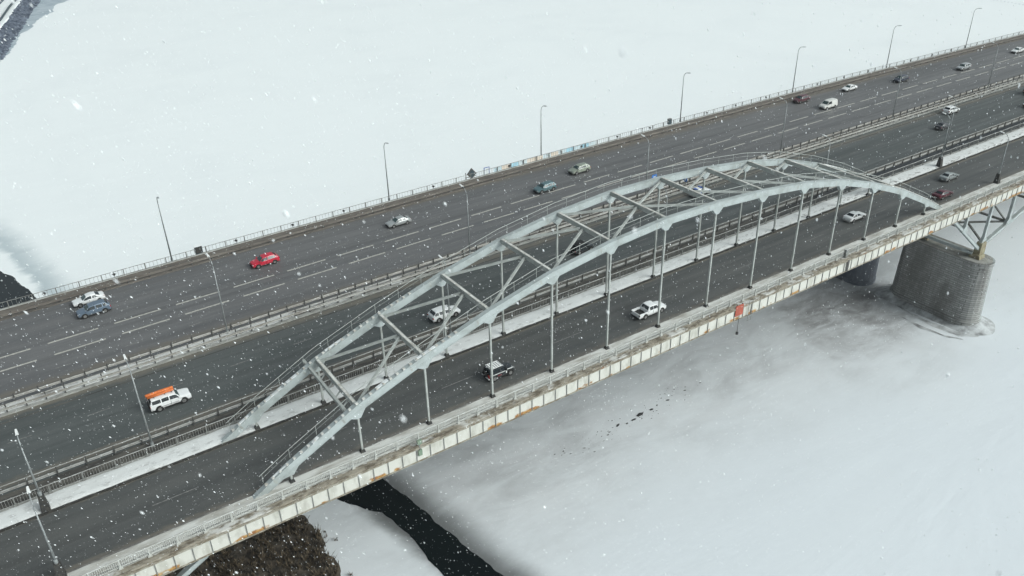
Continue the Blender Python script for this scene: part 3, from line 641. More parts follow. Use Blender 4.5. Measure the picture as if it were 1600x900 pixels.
# side span to the right of the pier: shallow chord, posts and bracing
side = [(145.6, -11.7), (152.4, -9.7), (160, -7.4), (168, -5.7), (178, -4.4), (192, -3.6), (215, -3.4)]
for yc in (YN, YF):
    mb = MB(); loft_xz(mb, [(Vector(c), Vector((0, 1))) for c in side], yc-.3, yc+.3, -.42, .42); mb.build('side_rib', M['steel'], br)
    for x, zb in ((144.9, -11.4), (152.4, -9.5), (160, -7.0), (137.0, -6.9), (168, -5.4)):
        po = MB().frustum(x, yc, zb, -1.3, .23, .23, .23, .23).build('spandrel_post', M['steel'], br)
        MB().prism([(x-.9, zb-.1), (x+.9, zb-.1+(.5 if x > 140 else -.6)), (x+.24, zb+1.1), (x-.24, zb+1.1)], yc-.27, yc+.27, 'y').build('gusset', M['steel'], po)
for x, z in ((152.4, -9.4), (160, -7.0), (137, -6.5)):
    MB().beam((x, YN+.3, z), (x, YF-.3, z), .35, .35).build('cross_beam', M['rail_grey'], br)
    MB().beam((x, YN+.3, z), (x, YF-.3, -1.6), .25, .25).build('brace', M['rail_grey'], br)
    MB().beam((x+.02, YF-.3, z), (x+.02, YN+.3, -1.6), .25, .25).build('brace', M['rail_grey'], br)
MB().beam((145.2, YN+.3, -11.5), (152.2, YF-.3, -9.6), .3, .3).build('brace', M['rail_grey'], br)
MB().beam((145.2, YF-.3, -11.3), (152.2, YN+.3, -9.4), .3, .3).build('brace', M['rail_grey'], br)

# ------------------------------------------------------------------ the road bridge behind
rb = empty('road_bridge', 'wide flat road bridge with two dark carriageways behind the steel arch', 'bridge')
solid_rows(MB(), 79.32, 121.3, -2.2, -0.51).build('deck', M['under'], rb)
solid_rows(MB(), 79.33, 79.5, -2.2, -.03).build('edge_beam', M['under'], rb)
solid_rows(MB(), 121.3, 121.55, -0.9, .2).build('edge_beam', M['concrete_pale'], rb)
for cx in (143.0, -7.0, 300):
    pier(rb, cx, 6.6, 81.6, 117, -4.5, M['pier_far'], False)
    MB().box(cx-3.3, cx+3.3, 82.2, 118, -4.5, -2.2).build('pier_head', M['pier_far'], rb)

# ------------------------------------------------------------------ railings and guardrails
def railing(name, label, y, zb, h, step, xa, xb, mpost, mrail, mbal, bal=0.16, feet=True, low=.14, top=.06, mid=None):
    t = empty(name, label, 'railing'); xs = [xa+2*i for i in range(int((xb-xa)/2)+1)]
    MB().tube([(x, bow(x, y), zb+h) for x in xs], top, 6).build('top_rail', mrail, t)
    MB().tube([(x, bow(x, y), zb+low) for x in xs], .035, 5).build('bottom_rail', mrail, t)
    if mid: MB().tube([(x, bow(x, y), zb+mid) for x in xs], .03, 5).build('middle_rail', mrail, t)
    me = None; x = xa; k = 0
    while x <= xb and k < 300:
        o = MB().box(-.06, .06, -.06, .06, 0, h+.02)
        if feet: o.frustum(0, 0, 0, .22, .2, .16, .13, .11)
        if me is None: ob = o.build('post', mpost, t); me = ob.data
        else: ob = link('post', me, t)
        ob.location = (x, bow(x, y), zb); x += step; k += 1
    if bal:
        mb = MB(); x = xa
        while x <= xb:
            yy_ = bow(x, y); mb.add([(x-.02, yy_-.02, zb+low), (x+.02, yy_-.02, zb+low), (x, yy_+.025, zb+low), (x-.02, yy_-.02, zb+h), (x+.02, yy_-.02, zb+h), (x, yy_+.025, zb+h)],
                                    [(0, 1, 4, 3), (1, 2, 5, 4), (2, 0, 3, 5)]); x += bal
        stuff(mb.build('balusters', mbal, t, fix=False))
    return t
railing('bridge_railing', 'pale painted balustrade along the outer edge of the arch bridge above the white fascia', 62.04, .07, 1.02, 2.46, -30.0, 192, M['rail_pale'], M['rail_pale'], M['rail_pale'], .17, top=.07, low=.2)
railing('bridge_railing', 'grey balustrade with dark balusters behind the snowy strip at the far rib', 76.62, .14, 1.0, 3.05, -31.5, 230, M['rail_grey'], M['rail_baluster_light'], M['rail_grey'], .26, top=.05)
railing('bridge_railing', 'thin steel railing along the far outer edge of the road bridge against the white ice', 121.42, .2, .95, 3.0, -30, 330, M['rail_grey'], M['rail_grey'], M['rail_grey'], .55, feet=False, top=.04, low=.1)

def guardrail(label, y, zb, rails, post_h, step, xa, xb, m, mpost, face=-1):
    t = empty('guardrail', label, 'guardrail'); xs = [xa+3*i for i in range(int((xb-xa)/3)+1)]
    for (h, kind) in rails:
        mb = MB()
        if kind == 'w':         # corrugated beam
            prof = [(0, -.16), (.05, -.11), (.0, -.03), (.0, .03), (.05, .11), (0, .16)]
            mb.sheet(xs, [(lambda x, a=a, b=b: (bow(x, y)+face*(.10+a), zb+h+b)) for a, b in prof]+[(lambda x, a=a, b=b: (bow(x, y)+face*(.075+a), zb+h+b)) for a, b in reversed(prof)])
        else: mb.tube([(x, bow(x, y), zb+h) for x in xs], .06, 6)
        mb.build('rail', m, t, fix=False)
    me = None; x = xa; k = 0
    while x <= xb and k < 300:
        o = MB().box(-.07, .07, -.06, .06, 0, post_h)
        if me is None: ob = o.build('post', mpost, t); me = ob.data
        else: ob = link('post', me, t)
        ob.location = (x, bow(x, y), zb); x += step; k += 1
    return t
guardrail('two rail steel guardrail with dark posts on the near side of the median', 94.3, .16, [(.52, 'w'), (1.0, 't')], 1.08, 2.0, -30, 330, M['wbeam'], M['rail_dark'])
guardrail('steel guardrail with thin posts on the far side of the snowy median', 96.15, .16, [(.55, 'w')], 1.0, 2.5, -30, 330, M['wbeam'], M['rail_dark'], 1)
guardrail('grey two rail guardrail between the middle carriageway and the dark slushy gap', 79.15, 0, [(.42, 'w'), (1.12, 't')], 1.15, 2.7, -30, 250, M['rail_baluster_light'], M['rail_dark'], 1)
guardrail('dirty brown guardrail along the far kerb of the far carriageway', 118.6, .12, [(.5, 'w')], .75, 3.0, -30, 330, mat('guardrail_dirty', (0.185, 0.165, 0.145), 0.7, col2=(0.11, 0.095, 0.082), scale=.5, stretch=(.5, 1, 1), amt=(.4, .62), detail=6), M['rail_dark'], -1)

# ------------------------------------------------------------------ street lamps
def lamp(label, loc, h, arms, m, pedestal=False, group=None, reach=1.5):
    t = empty('street_lamp', label, 'street lamp', loc, 0, group)
    z0 = 0
    if pedestal:
        MB().frustum(0, 0, 0, 1.75, .42, .42, .26, .26).build('pedestal', M['dark_iron'], t); z0 = 1.7
    MB().tube([(0, 0, z0), (0, 0, z0+(h-z0)*.55), (0, 0, h-1.1)], .11, 8, .055).build('pole', m, t, smooth=True)
    MB().cyl((0, 0, z0+.25), .17, .5, 'z', 8).build('collar', m, t)
    for s in arms:
        pts = [(0, s*reach*(1-math.cos(a)), h-1.1+1.25*math.sin(a)) for a in [math.pi/2*k/6 for k in range(7)]]
        a = MB().tube(pts, .06, 6, .045).build('arm', m, t)
        hd = MB().add([(-.14, s*reach, h+.08), (.14, s*reach, h+.08), (.10, s*(reach+.75), h+.22), (-.10, s*(reach+.75), h+.22),
                       (-.12, s*reach, h+.22), (.12, s*reach, h+.22), (.07, s*(reach+.72), h+.33), (-.07, s*(reach+.72), h+.33)],
                      [(0, 1, 2, 3), (4, 5, 6, 7), (0, 1, 5, 4), (1, 2, 6, 5), (2, 3, 7, 6), (3, 0, 4, 7)]).build('lamp_head', M['rackwhite'] if m is M['pole'] else M['pole'], a)
    return t
far_lab = ['leftmost tall lamp post on the far railing, just left of the dark cabinet', 'tall lamp post on the far railing left of the tilted square board',
           'tall lamp post on the far railing rising out of the pale coloured banner', 'tall lamp post on the far railing beside a small dark box, right of the banner',
           'tall lamp post on the far railing above the dark wine red car', 'tall lamp post on the far railing between the white saloon and the navy car',
           'rightmost lamp post on the far railing, below the line of tracks on the ice']
for x, lb in zip([18.9, 55.6, 88.3, 125.2, 161.4, 197.2, 232.2], far_lab):
    lamp(lb, (x, bow(x, 121.75), .1), 10.6, (-1,), M['pole_dark'], group='lamps along the far railing', reach=1.1)
med_lab = ['lamp post in the snowy median right of the two cars side by side', 'lamp post in the median behind the left half of the arch, below the tilted board',
           'lamp post in the median partly behind the arch near the blue sign', 'lamp post in the median just behind the crown of the arch',
           'lamp post in the median below the white van', 'lamp post in the median nearest the right edge of the picture']
for x, lb in zip([19.3, 56, 91.5, 126, 161.5, 198], med_lab):
    lamp(lb, (x, bow(x, 95.7), .16), 10.4, (1,), M['pole'], group='lamps in the median', reach=1.2)
mid_lab = ['thin lamp post beside the white off roader with the orange load', 'thin lamp post in the slushy gap in front of the white hatchback under the arch',
           'thin lamp post in the slushy gap under the middle of the arch', 'thin lamp post in the slushy gap under the right half of the arch',
           'thin lamp post in the slushy gap beside the dark grey car at right']
for x, lb in zip([5.9, 42.4, 79, 115.5, 152], mid_lab):
    lamp(lb, (x, bow(x, 78.2), 0), 10.3, (1,), M['pole'], group='lamps in the gap between the bridges', reach=1.0)
lamp('lamp post on a dark pedestal on the snowy strip at the left edge', (-4.8, bow(-4.8, 74.35), .14), 8.2, (1,), M['pole'], True, 'lamps on dark pedestals', 1.0)
lamp('lamp post on a dark pedestal on the snowy strip beside the grey green saloon', (143.9, 74.3, .14), 9.4, (1,), M['pole'], True, 'lamps on dark pedestals', 1.0)
lamp('lamp post on a dark pedestal on the near sidewalk in the bottom left corner', (-4.9, 63.9, .13), 8.8, (1,), M['pole'], True, 'lamps on dark pedestals', 1.0)
lamp('lamp post on a dark pedestal on the near sidewalk above the bridge pier', (144.3, 63.9, .13), 8.6, (1,), M['pole'], True, 'lamps on dark pedestals', 1.0)

# ------------------------------------------------------------------ things on the railings
YR = 121.5
t = empty('signal_cabinet', 'dark teal cabinet hung on the far railing right of the leftmost far lamp', 'cabinet', (22.9, bow(22.9, YR)+.15, .05))
MB().box(-.5, .5, -.3, .3, .25, 1.45).build('case', M['teal_box'], t); MB().box(-.55, .55, -.36, .36, 1.45, 1.52).build('lid', M['snow'], t)
MB().box(-.44, .44, -.33, -.3, .35, 1.35).build('door', M['dark_iron'], t); MB().box(.5, .62, -.08, .08, -.1, 1.3).build('bracket', M['dark_iron'], t)
t = empty('navigation_board', 'dark square board standing on its corner on the far railing', 'sign', (72.4, bow(72.4, YR)+.1, .0))
MB().prism([(0, .1), (1.0, 1.05), (0.05, 2.15), (-.95, 1.1)], -.12, .12, 'y').build('board', M['brown_panel'], t)
MB().prism([(0, .3), (.82, 1.06), (0.05, 1.95), (-.78, 1.1)], -.15, -.12, 'y').build('board_face', M['teal_box'], t)
MB().box(-1.3, -1.18, -.06, .06, 0, 1.5).build('support', M['rail_grey'], t); MB().box(-1.3, .9, -.1, -.02, .55, .65).build('cross_bar', M['rail_grey'], t)
t = empty('sign_frame', 'small open blue metal frame on the far railing right of the tilted board', 'frame', (75.7, bow(75.7, YR)+.1, .05))
for a in (-.55, .55): MB().box(a-.05, a+.05, -.05, .05, 0, 1.5).build('upright', M['stripe_blue'], t)
MB().box(-.55, .55, -.05, .05, 1.42, 1.5).build('crossbar', M['stripe_blue'], t); MB().box(-.75, .95, -.12, .12, .0, .12).build('foot', M['dark_iron'], t)
t = empty('signal_box', 'small dark box on the far railing left of the lamp by the bend', 'cabinet', (121.9, bow(121.9, YR)+.1, .1))
MB().box(-.4, .4, -.25, .25, .3, 1.4).build('case', M['teal_box'], t); MB().box(.4, .8, -.06, .06, .5, .62).build('bracket', M['dark_iron'], t)
MB().box(-.44, .44, -.29, .29, 1.4, 1.45).build('lid', M['rail_grey'], t)
t = empty('banner', 'pale blue and peach fabric banner tied along the far railing', 'banner', (0, 0, 0))
seq = ['banner_white', 'banner_peach', 'banner_blue', 'banner_white', 'banner_peach', 'banner_peach', 'banner_white', 'banner_peach', 'banner_white', 'banner_blue', 'banner_white', 'banner_blue', 'banner_white']
for i, mm in enumerate(seq):
    x0 = 77.2+i*1.9
    mb = MB(); n_ = 6; vs = []
    for k in range(n_+1):
        x = x0+.03+(1.84)*k/n_; yb = bow(x, YR)+.1+.03*math.sin(k*2.1+i)
        vs += [(x, yb, .22), (x, yb, .98), (x, yb+.02, .98), (x, yb+.02, .22)]
    mb.add(vs, [(k*4+j, (k+1)*4+j, (k+1)*4+(j+1) % 4, k*4+(j+1) % 4) for k in range(n_) for j in range(4)]); mb.build('banner_panel', M[mm], t)
FL = ['beside the dark open water at far left', 'above the white saloon at far left', 'just right of the dark cabinet', 'above and right of the red hatchback', 'left of the lamp above the silver saloon', 'just left of the tilted board',
      'at the left part of the banner', 'at the right end of the banner', 'first to the right of the banner', 'left of the small dark box', 'first right of the lamp beside the dark box', 'halfway to the wine red car',
      'left of the lamp above the wine red car', 'above the white van', 'above the white saloon by the van', 'left of the lamp above the navy car', 'right of the lamp above the navy car', 'above the pale grey car', 'left of the rightmost far lamp']
proto = None
for i, x in enumerate([1.5, 10.7, 28.7, 38, 47, 64.3, 80.7, 98.1, 107.4, 116.3, 133, 142, 152, 170, 180, 189.5, 207, 216.5, 225]):
    lab = 'small dark floodlight on the far railing '+FL[i]
    if proto is None:
        proto = empty('floodlight', lab, 'floodlight', (x, bow(x, YR)+.05, .35), 0, 'floodlights along the far railing')
        MB().cyl((0, 0, .35), .17, .3, 'y', 8).build('housing', M['dark_iron'], proto); MB().box(-.3, .3, -.03, .03, .32, .38).build('bracket', M['dark_iron'], proto)
        MB().box(-.03, .03, -.03, .03, -.15, .3).build('stem', M['dark_iron'], proto)
    else: copy_thing(proto, lab, (x, bow(x, YR)+.05, .35))
# blue arrow signs on the median
def blue_sign(label, loc):
    t = empty('road_sign', label, 'road sign', loc)
    MB().box(-.04, .04, -.04, .04, 0, 2.2).build('post', M['rail_grey'], t)
    d = MB().cyl((-.06, 0, 2.0), .42, .05, 'x', 16).build('sign_disc', M['blue_sign'], t)
    MB().prism([(-.05, 1.75), (.05, 1.75), (.05, 2.05), (.16, 2.05), (0, 2.28), (-.16, 2.05), (-.05, 2.05)], -.1, -.09, 'x').build('arrow', M['plate'], d)
    return t
def sign_board(label, loc):
    t = empty('road_sign', label, 'road sign', loc)
    for a in (-.35, .35): MB().box(a-.04, a+.04, -.04, .04, 0, 1.6).build('post', M['rail_grey'], t)
    p_ = MB().box(-.55, .55, -.05, 0, .95, 1.75).build('sign_board', M['blue_sign'], t)
    MB().box(-.3, .3, -.058, -.05, 1.28, 1.42).build('white_bar', M['plate'], p_)
    return t
sign_board('small blue road sign on a median post left of the arch crown', (93.4, bow(93.4, 95.9), 2.3-0.2))
blue_sign('round blue road sign on the near median guardrail behind the police car', (99.2, bow(99.2, 94.2)-.1, -.1+.2))

# red square plate and its gear on the fascia
t = empty('navigation_plate', 'orange red square plate hung on the white fascia with rods below', 'plate', (76.8, 61.18, 0))
MB().box(-.72, .72, -.04, .04, -1.3, .28).build('plate', M['red_panel'], t)
for a in (-.5, .5): MB().box(a-.04, a+.04, -.02, .09, -1.3, .4).build('strap', M['dark_iron'], t)
MB().tube([(0.1, 0, -1.3), (0.1, 0, -4.0)], .035, 5).build('rod', M['dark_iron'], t); MB().cyl((.1, 0, -4.15), .2, .3, 'z', 8).build('weight', M['dark_iron'], t)
t = empty('access_ladder', 'thin wire ladder loop hanging below the fascia right of the red plate', 'ladder', (79.0, 61.15, 0))
for a in (-.35, .35): MB().tube([(a, 0, .3), (a, 0, -2.9)], .03, 5).build('stile', M['rail_grey'], t)
for k in range(8): MB().tube([(-.35, 0, -2.8+k*.4), (.35, 0, -2.8+k*.4)], .02, 4).build('rung', M['rail_grey'], t)
t = empty('junction_box', 'small green box fixed to the railing and fascia left of the middle of the span', 'box', (28.75, 61.2, 0))
MB().box(-.22, .22, -.1, .1, -1.2, -.5).build('case', M['green_box'], t); MB().box(-.05, .05, -.04, .1, -.5, .5).build('conduit', M['rail_grey'], t)
MB().box(-.25, .25, -.12, .12, .3, .8).build('upper_case', M['green_box'], t)
t = empty('cable_cabinet', 'slim grey green cabinet on the near railing below the white saloon', 'cabinet', (99.8, 61.85, .07))
MB().box(-.25, .25, -.2, .2, 0, 1.25).build('case', M['rail_grey'], t); MB().box(-.2, .2, -.72, -.66, -2.0, -.2).build('conduit', M['rail_dark'], t)
MB().box(-.28, .28, -.23, .23, 1.25, 1.31).build('lid', M['concrete_pale'], t)

# ------------------------------------------------------------------ vehicles
KINDS = {
 # stations: x, half width, belt height, top height, roof half width
 'sedan': dict(L=4.55, st=[(2.28, .70, .52, .58, .60), (2.20, .82, .66, .71, .70), (1.85, .87, .72, .78, .74), (1.0, .89, .84, .90, .76), (.25, .90, .88, 1.36, .60), (-.35, .90, .90, 1.44, .61), (-.95, .90, .91, 1.39, .59), (-1.68, .89, .94, 1.03, .70), (-2.12, .86, .93, .98, .72), (-2.26, .78, .72, .80, .66)],
               ws=(3, 4), rw=(6, 7), side=(3, 7), wheels=(1.38, -1.32), r=.325),
 'hatch': dict(L=4.25, st=[(2.12, .70, .55, .62, .60), (2.04, .82, .70, .76, .70), (1.7, .87, .77, .84, .74), (1.0, .89, .88, .96, .75), (.35, .90, .93, 1.45, .61), (-.4, .90, .95, 1.53, .62), (-1.35, .89, .98, 1.50, .60), (-1.92, .87, 1.0, 1.08, .72), (-2.08, .84, .95, 1.0, .70), (-2.13, .78, .60, .68, .66)],
               ws=(3, 4), rw=(6, 7), side=(3, 7), wheels=(1.30, -1.28), r=.325),
 'suv': dict(L=4.65, st=[(2.32, .74, .62, .70, .62), (2.24, .86, .80, .88, .74), (1.9, .91, .88, .97, .78), (1.15, .93, 1.0, 1.08, .80), (.55, .94, 1.05, 1.62, .66), (-.3, .94, 1.07, 1.70, .67), (-1.65, .93, 1.10, 1.67, .65), (-2.12, .91, 1.12, 1.20, .76), (-2.27, .88, 1.0, 1.08, .74), (-2.32, .82, .66, .74, .70)],
             ws=(3, 4), rw=(6, 7), side=(3, 7), wheels=(1.42, -1.40), r=.37),
 'offroad': dict(L=4.95, st=[(2.47, .80, .66, .76, .70), (2.42, .90, .86, .96, .78), (2.1, .93, .95, 1.05, .82), (1.2, .95, 1.05, 1.14, .84), (.70, .95, 1.10, 1.70, .72), (-.3, .95, 1.12, 1.77, .73), (-2.15, .94, 1.14, 1.75, .71), (-2.36, .93, 1.15, 1.30, .80), (-2.42, .92, 1.1, 1.2, .80), (-2.46, .88, .70, .80, .76)],
                 ws=(3, 4), rw=(6, 7), side=(3, 7), wheels=(1.50, -1.46), r=.40),
 'jeep': dict(L=4.2, st=[(1.92, .70, .70, .80, .62), (1.88, .74, .96, 1.03, .68), (1.6, .76, 1.0, 1.08, .70), (.75, .80, 1.05, 1.12, .74), (.45, .84, 1.08, 1.72, .72), (-.4, .86, 1.10, 1.80, .74), (-1.75, .86, 1.12, 1.79, .73), (-1.85, .86, 1.12, 1.25, .78), (-1.90, .86, .95, 1.05, .78), (-1.93, .84, .66, .76, .76)],
              ws=(3, 4), rw=(6, 7), side=(3, 7), wheels=(1.28, -1.12), r=.42),
 'van': dict(L=4.9, st=[(2.45, .74, .62, .72, .62), (2.36, .88, .86, .95, .74), (2.0, .94, 1.0, 1.10, .80), (1.55, .96, 1.08, 1.20, .82), (.75, .97, 1.15, 1.92, .78), (-.4, .97, 1.18, 2.02, .80), (-2.25, .96, 1.2, 1.99, .79), (-2.38, .95, 1.2, 1.35, .84), (-2.43, .93, 1.0, 1.1, .82), (-2.45, .88, .66, .76, .78)],
             ws=(3, 4), rw=(6, 7), side=(3, 5), wheels=(1.55, -1.45), r=.34),
 'pickup': dict(L=5.3, st=[(2.65, .76, .64, .74, .66), (2.56, .88, .86, .94, .76), (2.2, .93, .95, 1.04, .80), (1.35, .95, 1.03, 1.11, .82), (.75, .95, 1.08, 1.66, .70), (.1, .95, 1.09, 1.76, .71), (-.62, .95, 1.10, 1.72, .69), (-.92, .94, 1.08, 1.14, .78), (-.96, .94, .9, 1.0, .80), (-.98, .93, .55, .65, .80)],
                ws=(3, 4), rw=(6, 7), side=(3, 7), wheels=(1.68, -1.48), r=.39),
}
def car(label, cat, kind, colour, loc, rz, glass='glass', name=None, lights='headlight', tail='taillight'):
    K = KINDS[kind]; st = K['st']; t = empty(name or 'car', label, cat, loc, rz); body_m = P[colour]
    zlo = K['r']*.72
    def ring(s):
        x, w_, zb, zt, wr = s
        return [(x, -w_*.86, zlo), (x, -w_, zlo+.16), (x, -w_*1.0, (zlo+zb)/2+.06), (x, -w_*.985, zb), (x, -wr, zt-.045), (x, -wr*.62, zt), (x, wr*.62, zt), (x, wr, zt-.045), (x, w_*.985, zb), (x, w_, (zlo+zb)/2+.06), (x, w_, zlo+.16), (x, w_*.86, zlo)]
    vs = []; n = 12
    for s in st: vs += ring(s)
    fs = [(i*n+k, i*n+(k+1) % n, (i+1)*n+(k+1) % n, (i+1)*n+k) for i in range(len(st)-1) for k in range(n)]+[tuple(range(n)), tuple(range(len(st)*n-1, len(st)*n-n-1, -1))]
    MB().add(vs, fs).build('body', body_m, t)
    # glass laid just proud of the shell
    def across(i, j, nm, m, u0=.10, u1=.90):
        a, b = ring(st[i]), ring(st[j]); nrm = Vector((b[5][2]-a[5][2], 0, a[5][0]-b[5][0])); nrm = nrm.normalized()
        if nrm.z < 0: nrm = -nrm
        vs = []
        for u in (u0, u1):
            for q, sh in ((4, .93), (5, 1), (6, 1), (7, .93)):
                p_ = Vector(a[q]).lerp(Vector(b[q]), u); p_.y *= sh; vs.append(p_+nrm*.014)
        lo = [v-nrm*.03 for v in vs]
        MB().add(vs+lo, [(0, 1, 5, 4), (1, 2, 6, 5), (2, 3, 7, 6), (0, 4, 12, 8), (3, 7, 15, 11), (0, 1, 9, 8), (1, 2, 10, 9), (2, 3, 11, 10), (4, 5, 13, 12), (5, 6, 14, 13), (6, 7, 15, 14)]).build(nm, m, t)
    across(*K['ws'], 'windscreen', M[glass] if glass != 'glass' else M['glass_teal'])
    if kind != 'van': across(*K['rw'], 'rear_window', M['glass'], .12, .86)
    def surf(x, u, s):
        for (a, b) in zip(st[:-1], st[1:]):
            if b[0] <= x <= a[0]:
                k = (a[0]-x)/(a[0]-b[0]); w_ = a[1]+(b[1]-a[1])*k; zb = a[2]+(b[2]-a[2])*k; zt = a[3]+(b[3]-a[3])*k; wr = a[4]+(b[4]-a[4])*k
                return Vector((x, s*(w_*.985+(wr-w_*.985)*u), zb+(zt-.045-zb)*u))
    xa, xb = st[K['side'][0]][0]-.22, st[K['side'][1]][0]+.22
    cuts = [(xa, st[4][0]-.62), (st[4][0]-.72, xb)] if kind in ('sedan', 'hatch', 'pickup', 'jeep') else ([(xa, xb)] if kind == 'van' else [(xa, st[4][0]-.75), (st[4][0]-.87, st[4][0]-1.72), (st[4][0]-1.84, xb)])
    if kind == 'pickup': cuts = [(xa, st[4][0]-.62), (st[4][0]-.70, xb+.1)]
    for s in (-1, 1):
        for (c0, c1) in cuts:
            vs = []; kk = 5
            for i in range(kk+1):
                x = c0+(c1-c0)*i/kk
                for u in (.10, .84):
                    p_ = surf(x, u, s); vs.append((p_.x, p_.y+s*.014, p_.z+.006))
            o_ = len(vs); vs += [(a, b-s*.03, c) for a, b, c in vs]
            fs = [(2*i, 2*i+2, 2*i+3, 2*i+1) for i in range(kk)]+[(2*i, 2*i+2, o_+2*i+2, o_+2*i) for i in range(kk)]+[(2*i+1, 2*i+3, o_+2*i+3, o_+2*i+1) for i in range(kk)]+[(0, 1, o_+1, o_), (2*kk, 2*kk+1, o_+2*kk+1, o_+2*kk)]
            MB().add(vs, fs).build('side_window', M['glass'], t)
    r = K['r']; wmax = max(s[1] for s in st); t.scale = (.9, .9, .9)
    for x in K['wheels']:
        for s in (-1, 1):
            MB().cyl((x, s*(wmax-.03), r+.02), r*1.2, .05, 'y', 16).build('wheel_arch', M['trim'], t)
            wh = MB().cyl((x, s*(wmax-.09), r), r, .23, 'y', 16).build('wheel', M['tyre'], t)
            MB().cyl((x, s*(wmax+.028), r), r*.62, .02, 'y', 10).build('rim', M['rim'], wh)
    xf, xr = st[0][0], st[-1][0]
    if kind != 'pickup':
        MB().box(xr-.03, xr+.25, -.78*wmax, .78*wmax, zlo-.04, zlo+.2).build('rear_bumper', M['trim'] if kind in ('suv', 'offroad', 'jeep') else body_m, t)
        MB().box(xr-.045, xr-.02, -.26, .26, zlo+.22, zlo+.34).build('number_plate', M['plate'], t)
        for s in (-1, 1): MB().box(st[-2][0]-.045, st[-2][0]+.1, s*(wmax-.3) if s > 0 else -wmax+.05, s*(wmax-.05) if s > 0 else -wmax+.3, st[-2][2]-.22, st[-2][2]-.02).build('taillight', M[tail], t)
    MB().box(xf-.25, xf+.03, -.76*wmax, .76*wmax, zlo-.05, zlo+.13).build('front_bumper', M['trim'], t)
    MB().box(xf-.1, xf+.02, -.42, .42, zlo+.16, st[0][2]-.04).build('grille', M['trim'], t)
    for s in (-1, 1):
        y0_, y1_ = sorted((s*st[1][1]*.62, s*st[1][1]*.97)); MB().box(st[1][0]-.14, st[1][0]+.05, y0_, y1_, st[1][2]-.15, st[1][2]+.01).build('headlight', M[lights], t)
        sp_ = surf(st[3][0]-.12, .25, s); MB().box(sp_.x-.09, sp_.x+.09, min(sp_.y, sp_.y+s*.2), max(sp_.y, sp_.y+s*.2), sp_.z-.02, sp_.z+.14).build('mirror', body_m, t)
        MB().box(K['wheels'][1]+r*1.25, K['wheels'][0]-r*1.25, s*wmax-.035 if s > 0 else -wmax-.02, s*wmax+.02 if s > 0 else -wmax+.035, zlo-.02, zlo+.12).build('sill', M['trim'], t)
        MB().box(-.02, .02, s*wmax-.03 if s > 0 else -wmax-.004, s*wmax+.004 if s > 0 else -wmax+.03, zlo+.2, st[5][2]-.06).build('door_seam', M['trim'], t)
    return t

def lane_rz(x, y, back): return math.atan2(bow(x+2, y)-bow(x-2, y), 4)+(math.pi if back else 0)
def put(label, cat, kind, colour, x, y, back=False, **kw): return car(label, cat, kind, colour, (x, y, 0.005), lane_rz(x, y, back), **kw)
put('white saloon at the far kerb, alongside the blue grey car', 'car', 'sedan', 'white', 6.3, 114.5, True)
put('blue grey estate driving beside the white saloon at far left', 'car', 'suv', 'bluegrey', 6.3, 110.9, True)
put('bright red hatchback on the far carriageway', 'car', 'hatch', 'red', 30.0, 111.1, True).scale = (.97, .97, .97)
put('silver saloon alone on the far carriageway left of the tilted board', 'car', 'sedan', 'silver', 52.5, 111.6, True)
put('steel blue hatchback on a lane line left of the beige one', 'car', 'suv', 'teal', 79.8, 108.7, True)
put('beige off roader below the banner on the far carriageway', 'car', 'suv', 'beige', 90.1, 112.0, True)
put('dark wine red car close to the far kerb left of the white van', 'car', 'suv', 'wine', 157.2, 115.8, True)
put('white delivery van on the far carriageway', 'van', 'van', 'cream', 158.1, 109.3, True, name='van')
put('white saloon at the far kerb right of the white van', 'car', 'sedan', 'white', 173.5, 115.0, True)
put('dark navy car behind the white saloon near the far kerb', 'car', 'suv', 'navy', 189.3, 112.0, True)
put('pale grey car following the navy one on the far carriageway', 'car', 'suv', 'greysil', 211.2, 109.0, True)
put('white car cut by the right edge at the top of the far carriageway', 'car', 'sedan', 'white', 238.6, 109.8, True)
wo = put('white off roader carrying an orange load on its roof', 'car', 'offroad', 'white', 9.4, 84.1)
put('white hatchback on the middle carriageway seen through the arch', 'car', 'suv', 'white', 43.9, 82.1)
bj = put('black off roader with a spare wheel seen through the arch', 'car', 'jeep', 'black', 70.2, 86.3)
pc = put('white police car with blue stripe and light bar behind the arch crown', 'car', 'sedan', 'white', 100.1, 91.4, name='police_car')
put('white hatchback overtaking the dark grey car near the median', 'car', 'suv', 'white', 175.6, 91.0)
put('dark grey car in the lane beside the white hatchback at right', 'car', 'sedan', 'dark', 164.7, 86.2)
put('dark green van cut by the right edge of the middle carriageway', 'van', 'van', 'green', 203.0, 88.0, name='van')
put('dark wine car cut by the right edge behind the green van', 'car', 'sedan', 'wine', 193.0, 83.0)
jp = put('black off roader with a white roof rack on the near road', 'car', 'jeep', 'black', 42.4, 66.9)
pk = put('white double cab pickup with an empty dark bed', 'pickup', 'pickup', 'white', 66.0, 67.0, name='pickup_truck')
put('white saloon on the near road under the right end of the arch', 'car', 'sedan', 'white', 112.3, 69.4)
put('grey green saloon on the near road beside the pedestal lamp', 'car', 'sedan', 'greycar', 139.8, 70.0)
put('dark cherry red saloon behind the grey green one on the near road', 'car', 'sedan', 'cherry', 131.6, 66.2)

